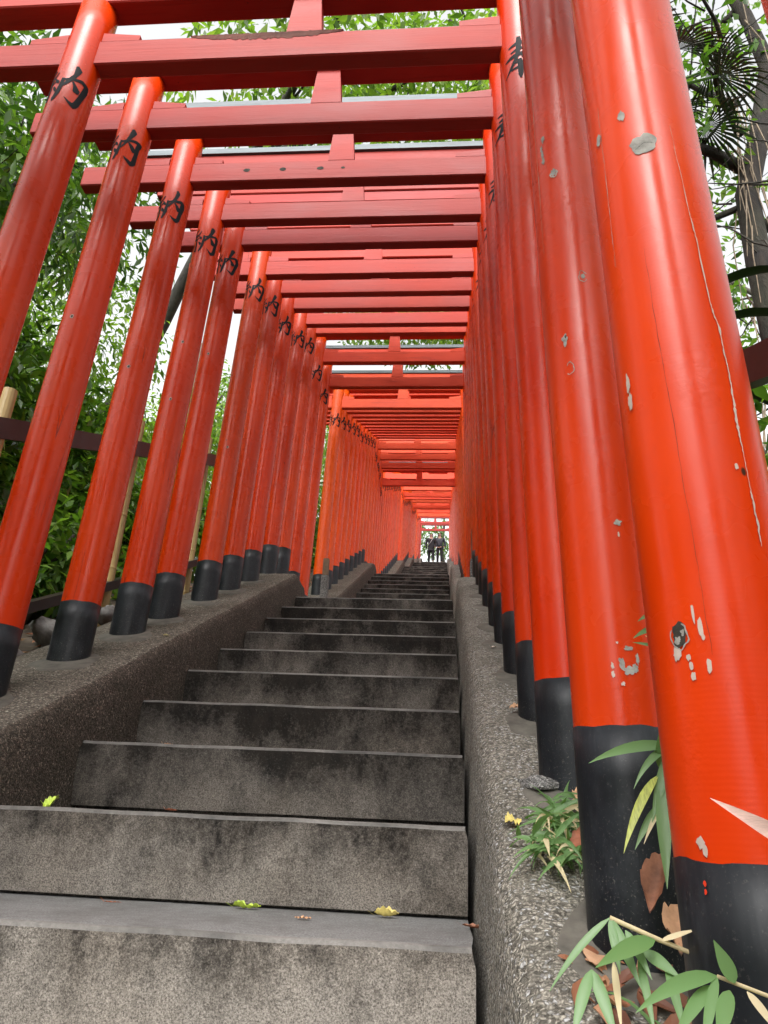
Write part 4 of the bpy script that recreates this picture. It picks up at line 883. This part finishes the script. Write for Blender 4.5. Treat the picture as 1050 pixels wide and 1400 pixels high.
for i in range(170):     # litter pile among the grass: nobody could count it
    yy = r_.uniform(1.5, 2.75); x = r_.uniform(3.02, 3.75); a = r_.uniform(0, 6.28); L = r_.uniform(.05, .12); wq = L*r_.uniform(.4, .65); c, s_ = math.cos(a), math.sin(a); ti = r_.uniform(-.5, .5); z0 = wz(yy)+r_.uniform(.005, .05); k = len(allv); cu = r_.uniform(-.6, 1.2); bend = r_.uniform(-.8, 1.0)
    for p in range(6):
        t = p/5; wv = wq*max(.05, math.sin(math.pi*t**.75))*r_.uniform(.85, 1.1)
        for q in (-1, -.5, 0, .5, 1):
            a_ = (t-.5)*L; b_ = q*wv*.5; h_ = cu*wv*q*q*.5+bend*L*(t-.5)**2+.004*r_.random(); allv.append((x+a_*c-b_*s_, yy+a_*s_+b_*c, z0+S*(a_*s_+b_*c)+h_+ti*a_))
    for p in range(5):
        for q in range(4): e = k+5*p+q; allf.append((e, e+1, e+6, e+5))
lit = obj('leaf_litter', data('leaf_litter', allv, allf, [mat_leaf('litter_colours', [(.10, .035, .02), (.22, .08, .04), (.36, .17, .09), (.50, .30, .18)], .15, .6)]))
tag(lit, 'brown leaf litter heaped between the feet of the two big posts', 'leaf litter', kind='stuff')
# litter on the ground beside the stair
allv = []; allf = []
for i in range(2600):
    side = r_.random() < .5; yy = r_.uniform(1, 34); x = -1.2-abs(r_.gauss(0, 1.6)) if side else W+1.15+abs(r_.gauss(0, 1.6)); a = r_.uniform(0, 6.28); L = r_.uniform(.10, .22); wq = L*.45; c, s_ = math.cos(a), math.sin(a); z0 = ground_z(x, yy)+.03; k = len(allv)
    for (p_, q_, h_) in ((-.5, 0, 0), (-.1, .5, .1), (.5, 0, 0), (-.1, -.5, .1)):
        a_ = p_*L; b_ = q_*wq; allv.append((x+a_*c-b_*s_, yy+a_*s_+b_*c, z0+.4*(a_*s_+b_*c)+h_*L))
    allf += [(k, k+1, k+2, k+3)]
tag(obj('ground_litter', data('ground_litter', allv, allf, bpy.data.materials['litter_colours'])), 'dead leaves strewn on the soil beside the walls', 'leaf litter', kind='stuff')

# ---------------------------------------------------------------- people at the top of the steps
SKIN = mat_simple('skin', (.42, .24, .17), .5, 10, .1, .001); HAIR = mat_simple('dark_hair', (.012, .009, .007), .5, 60, .3, .002)
NAVY = mat_simple('navy_quilted_jacket', (.012, .014, .028), .5, 14, .4, .02, (1, 1, 5)); BLK = mat_simple('black_coat', (.012, .012, .016), .75, 20, .3, .004); TROU = mat_simple('black_trousers', (.008, .008, .010), .8, 20, .3, .004)
WHT = mat_simple('white_shoe', (.62, .62, .62), .6, 10, .1, .001); STRAP = mat_simple('pale_bag_strap', (.45, .45, .46), .6, 10, .1, .001)
def skinned(name, joints, edges, mat, parent, lvl=2):
    me = bpy.data.meshes.new(name); me.from_pydata([j[:3] for j in joints], edges, []); o = bpy.data.objects.new(name, me); COL.objects.link(o); o.parent = parent
    me.materials.append(mat); sk = o.modifiers.new('skin', 'SKIN'); sk.use_smooth_shade = True
    sv = me.skin_vertices[0].data
    for i, j in enumerate(joints): sv[i].radius = (j[3], j[4] if len(j) > 4 else j[3])
    sv[0].use_root = True
    ss = o.modifiers.new('sub', 'SUBSURF'); ss.levels = ss.render_levels = lvl; return o
def person(x, yy, h, label, coat, rz, long_coat=False, strap=False, shoes=WHT, stride=.10):
    t = tag(empty('person', (x, yy, ZTOP)), label, 'person'); t.rotation_euler = (0, 0, rz); k = h/1.7; t.scale = (k, k, k)
    s_ = stride
    B = [(0, 0, .92, .10, .08), (0, 0, 1.12, .10, .075), (0, 0, 1.33, .13, .08), (0, 0, 1.44, .09, .075), (0, -.01, 1.52, .05, .05), (0, -.02, 1.60, .075, .095), (0, -.015, 1.68, .055, .07),
         (.09, -.01, .86, .085), (.10, -s_*.6, .48, .058), (.10, -s_, .09, .04), (-.09, .01, .86, .085), (-.10, s_*.4, .48, .058), (-.10, s_, .09, .04),
         (.19, 0, 1.38, .06), (.25, .02, 1.10, .045), (.22, -.08, .88, .032), (-.19, 0, 1.38, .06), (-.25, .02, 1.10, .045), (-.22, -.06, .86, .032)]
    E_ = [(0, 1), (1, 2), (2, 3), (3, 4), (4, 5), (5, 6), (0, 7), (7, 8), (8, 9), (0, 10), (10, 11), (11, 12), (2, 13), (13, 14), (14, 15), (2, 16), (16, 17), (17, 18)]
    skinned('body', B, E_, SKIN, t)
    J = [(0, 0, .86, .185, .145), (0, 0, 1.14, .165, .125), (0, 0, 1.34, .20, .125), (0, 0, 1.46, .10, .085), (.20, 0, 1.37, .085), (.28, .02, 1.10, .068), (.235, -.08, .93, .052), (-.20, 0, 1.37, .085), (-.28, .02, 1.10, .068), (-.235, -.06, .92, .052)]
    JE = [(0, 1), (1, 2), (2, 3), (2, 4), (4, 5), (5, 6), (2, 7), (7, 8), (8, 9)]
    if long_coat: J.append((0, 0, .72, .20, .15)); JE.append((0, 10))
    skinned('jacket', J, JE, coat, t)
    skinned('trousers', [(0, 0, .95, .14, .11), (.09, -.01, .84, .10), (.10, -s_*.6, .48, .075), (.10, -s_, .11, .062), (-.09, .01, .84, .10), (-.10, s_*.4, .48, .075), (-.10, s_, .11, .062)], [(0, 1), (1, 2), (2, 3), (0, 4), (4, 5), (5, 6)], TROU, t)
    skinned('hair', [(0, .03, 1.61, .10, .08), (0, .0, 1.69, .10, .10), (0, .045, 1.54, .075, .06)], [(0, 1), (0, 2)], HAIR, t)
    for sx, sy in ((.10, -s_), (-.10, s_)): skinned('shoe', [(sx, sy+.05, .045, .045, .04), (sx, sy-.12, .035, .042, .03)], [(0, 1)], shoes, t)
    # face mask, eyes
    skinned('face_mask', [(0, -.085, 1.565, .045, .03), (0, -.09, 1.59, .045, .028)], [(0, 1)], STRAP, t, 1)
    for sx in (-.03, .03): skinned('eye', [(sx, -.098, 1.632, .009), (sx, -.100, 1.634, .008)], [(0, 1)], HAIR, t, 1)
    if strap:
        skinned('bag_strap', [(.13, -.04, 1.46, .014), (.04, -.145, 1.30, .014), (-.08, -.155, 1.10, .014), (-.20, -.10, .96, .014)], [(0, 1), (1, 2), (2, 3)], STRAP, t, 1)
        skinned('shoulder_bag', [(-.24, -.06, .95, .10, .05), (-.25, -.06, .80, .11, .055)], [(0, 1)], BLK, t)
person(.98, 81.15, 1.60, 'person in a dark coat with a pale diagonal bag strap and white shoes', BLK, .08, True, True, WHT, .12)
person(1.98, 81.3, 1.66, 'person in a navy quilted jacket and black trousers on the right', NAVY, -.05, False, False, TROU, .06)
# white handrail behind them
hr = tag(empty('handrail', (3.0, 93, ZTOP)), 'white sloping handrail behind the two people', 'handrail')
WP = mat_simple('white_rail_paint', (.75, .75, .73), .5, 10, .1, .001)
MB().tube([(-1.6, 0, .0), (.6, 0, 2.6)], .09, 8).build('rail', WP, hr); MB().tube([(-1.0, 0, -.4), (1.2, 0, 2.2)], .06, 8).build('rail', WP, hr)
for x in (-.9, .0): MB().tube([(x, .0, -.2), (x, 0, .9+1.18*(x+.9))], .07, 8).build('rail_post', WP, hr)
bd = tag(empty('low_building', (-1.5, 128, ZTOP)), 'pale building corner glimpsed behind the people at the top', 'building')
MB().box(-9, 12, 0, 6, -1, 7).build('wall', mat_simple('pale_render', (.5, .48, .44), .8, 5, .1, .004), bd)
MB().box(-9.6, 12.6, -.6, 6.6, 7.002, 7.5).build('roof', mat_simple('grey_roof', (.16, .16, .17), .7, 6, .2, .01), bd)
for i in range(6): MB().box(-7+3*i, -5.6+3*i, -.04, -.003, 1.4, 4.2).build('window', mat_simple('dark_pane', (.04, .05, .06), .15, 5, .1, .001) if i == 0 else bpy.data.materials['dark_pane'], bd)
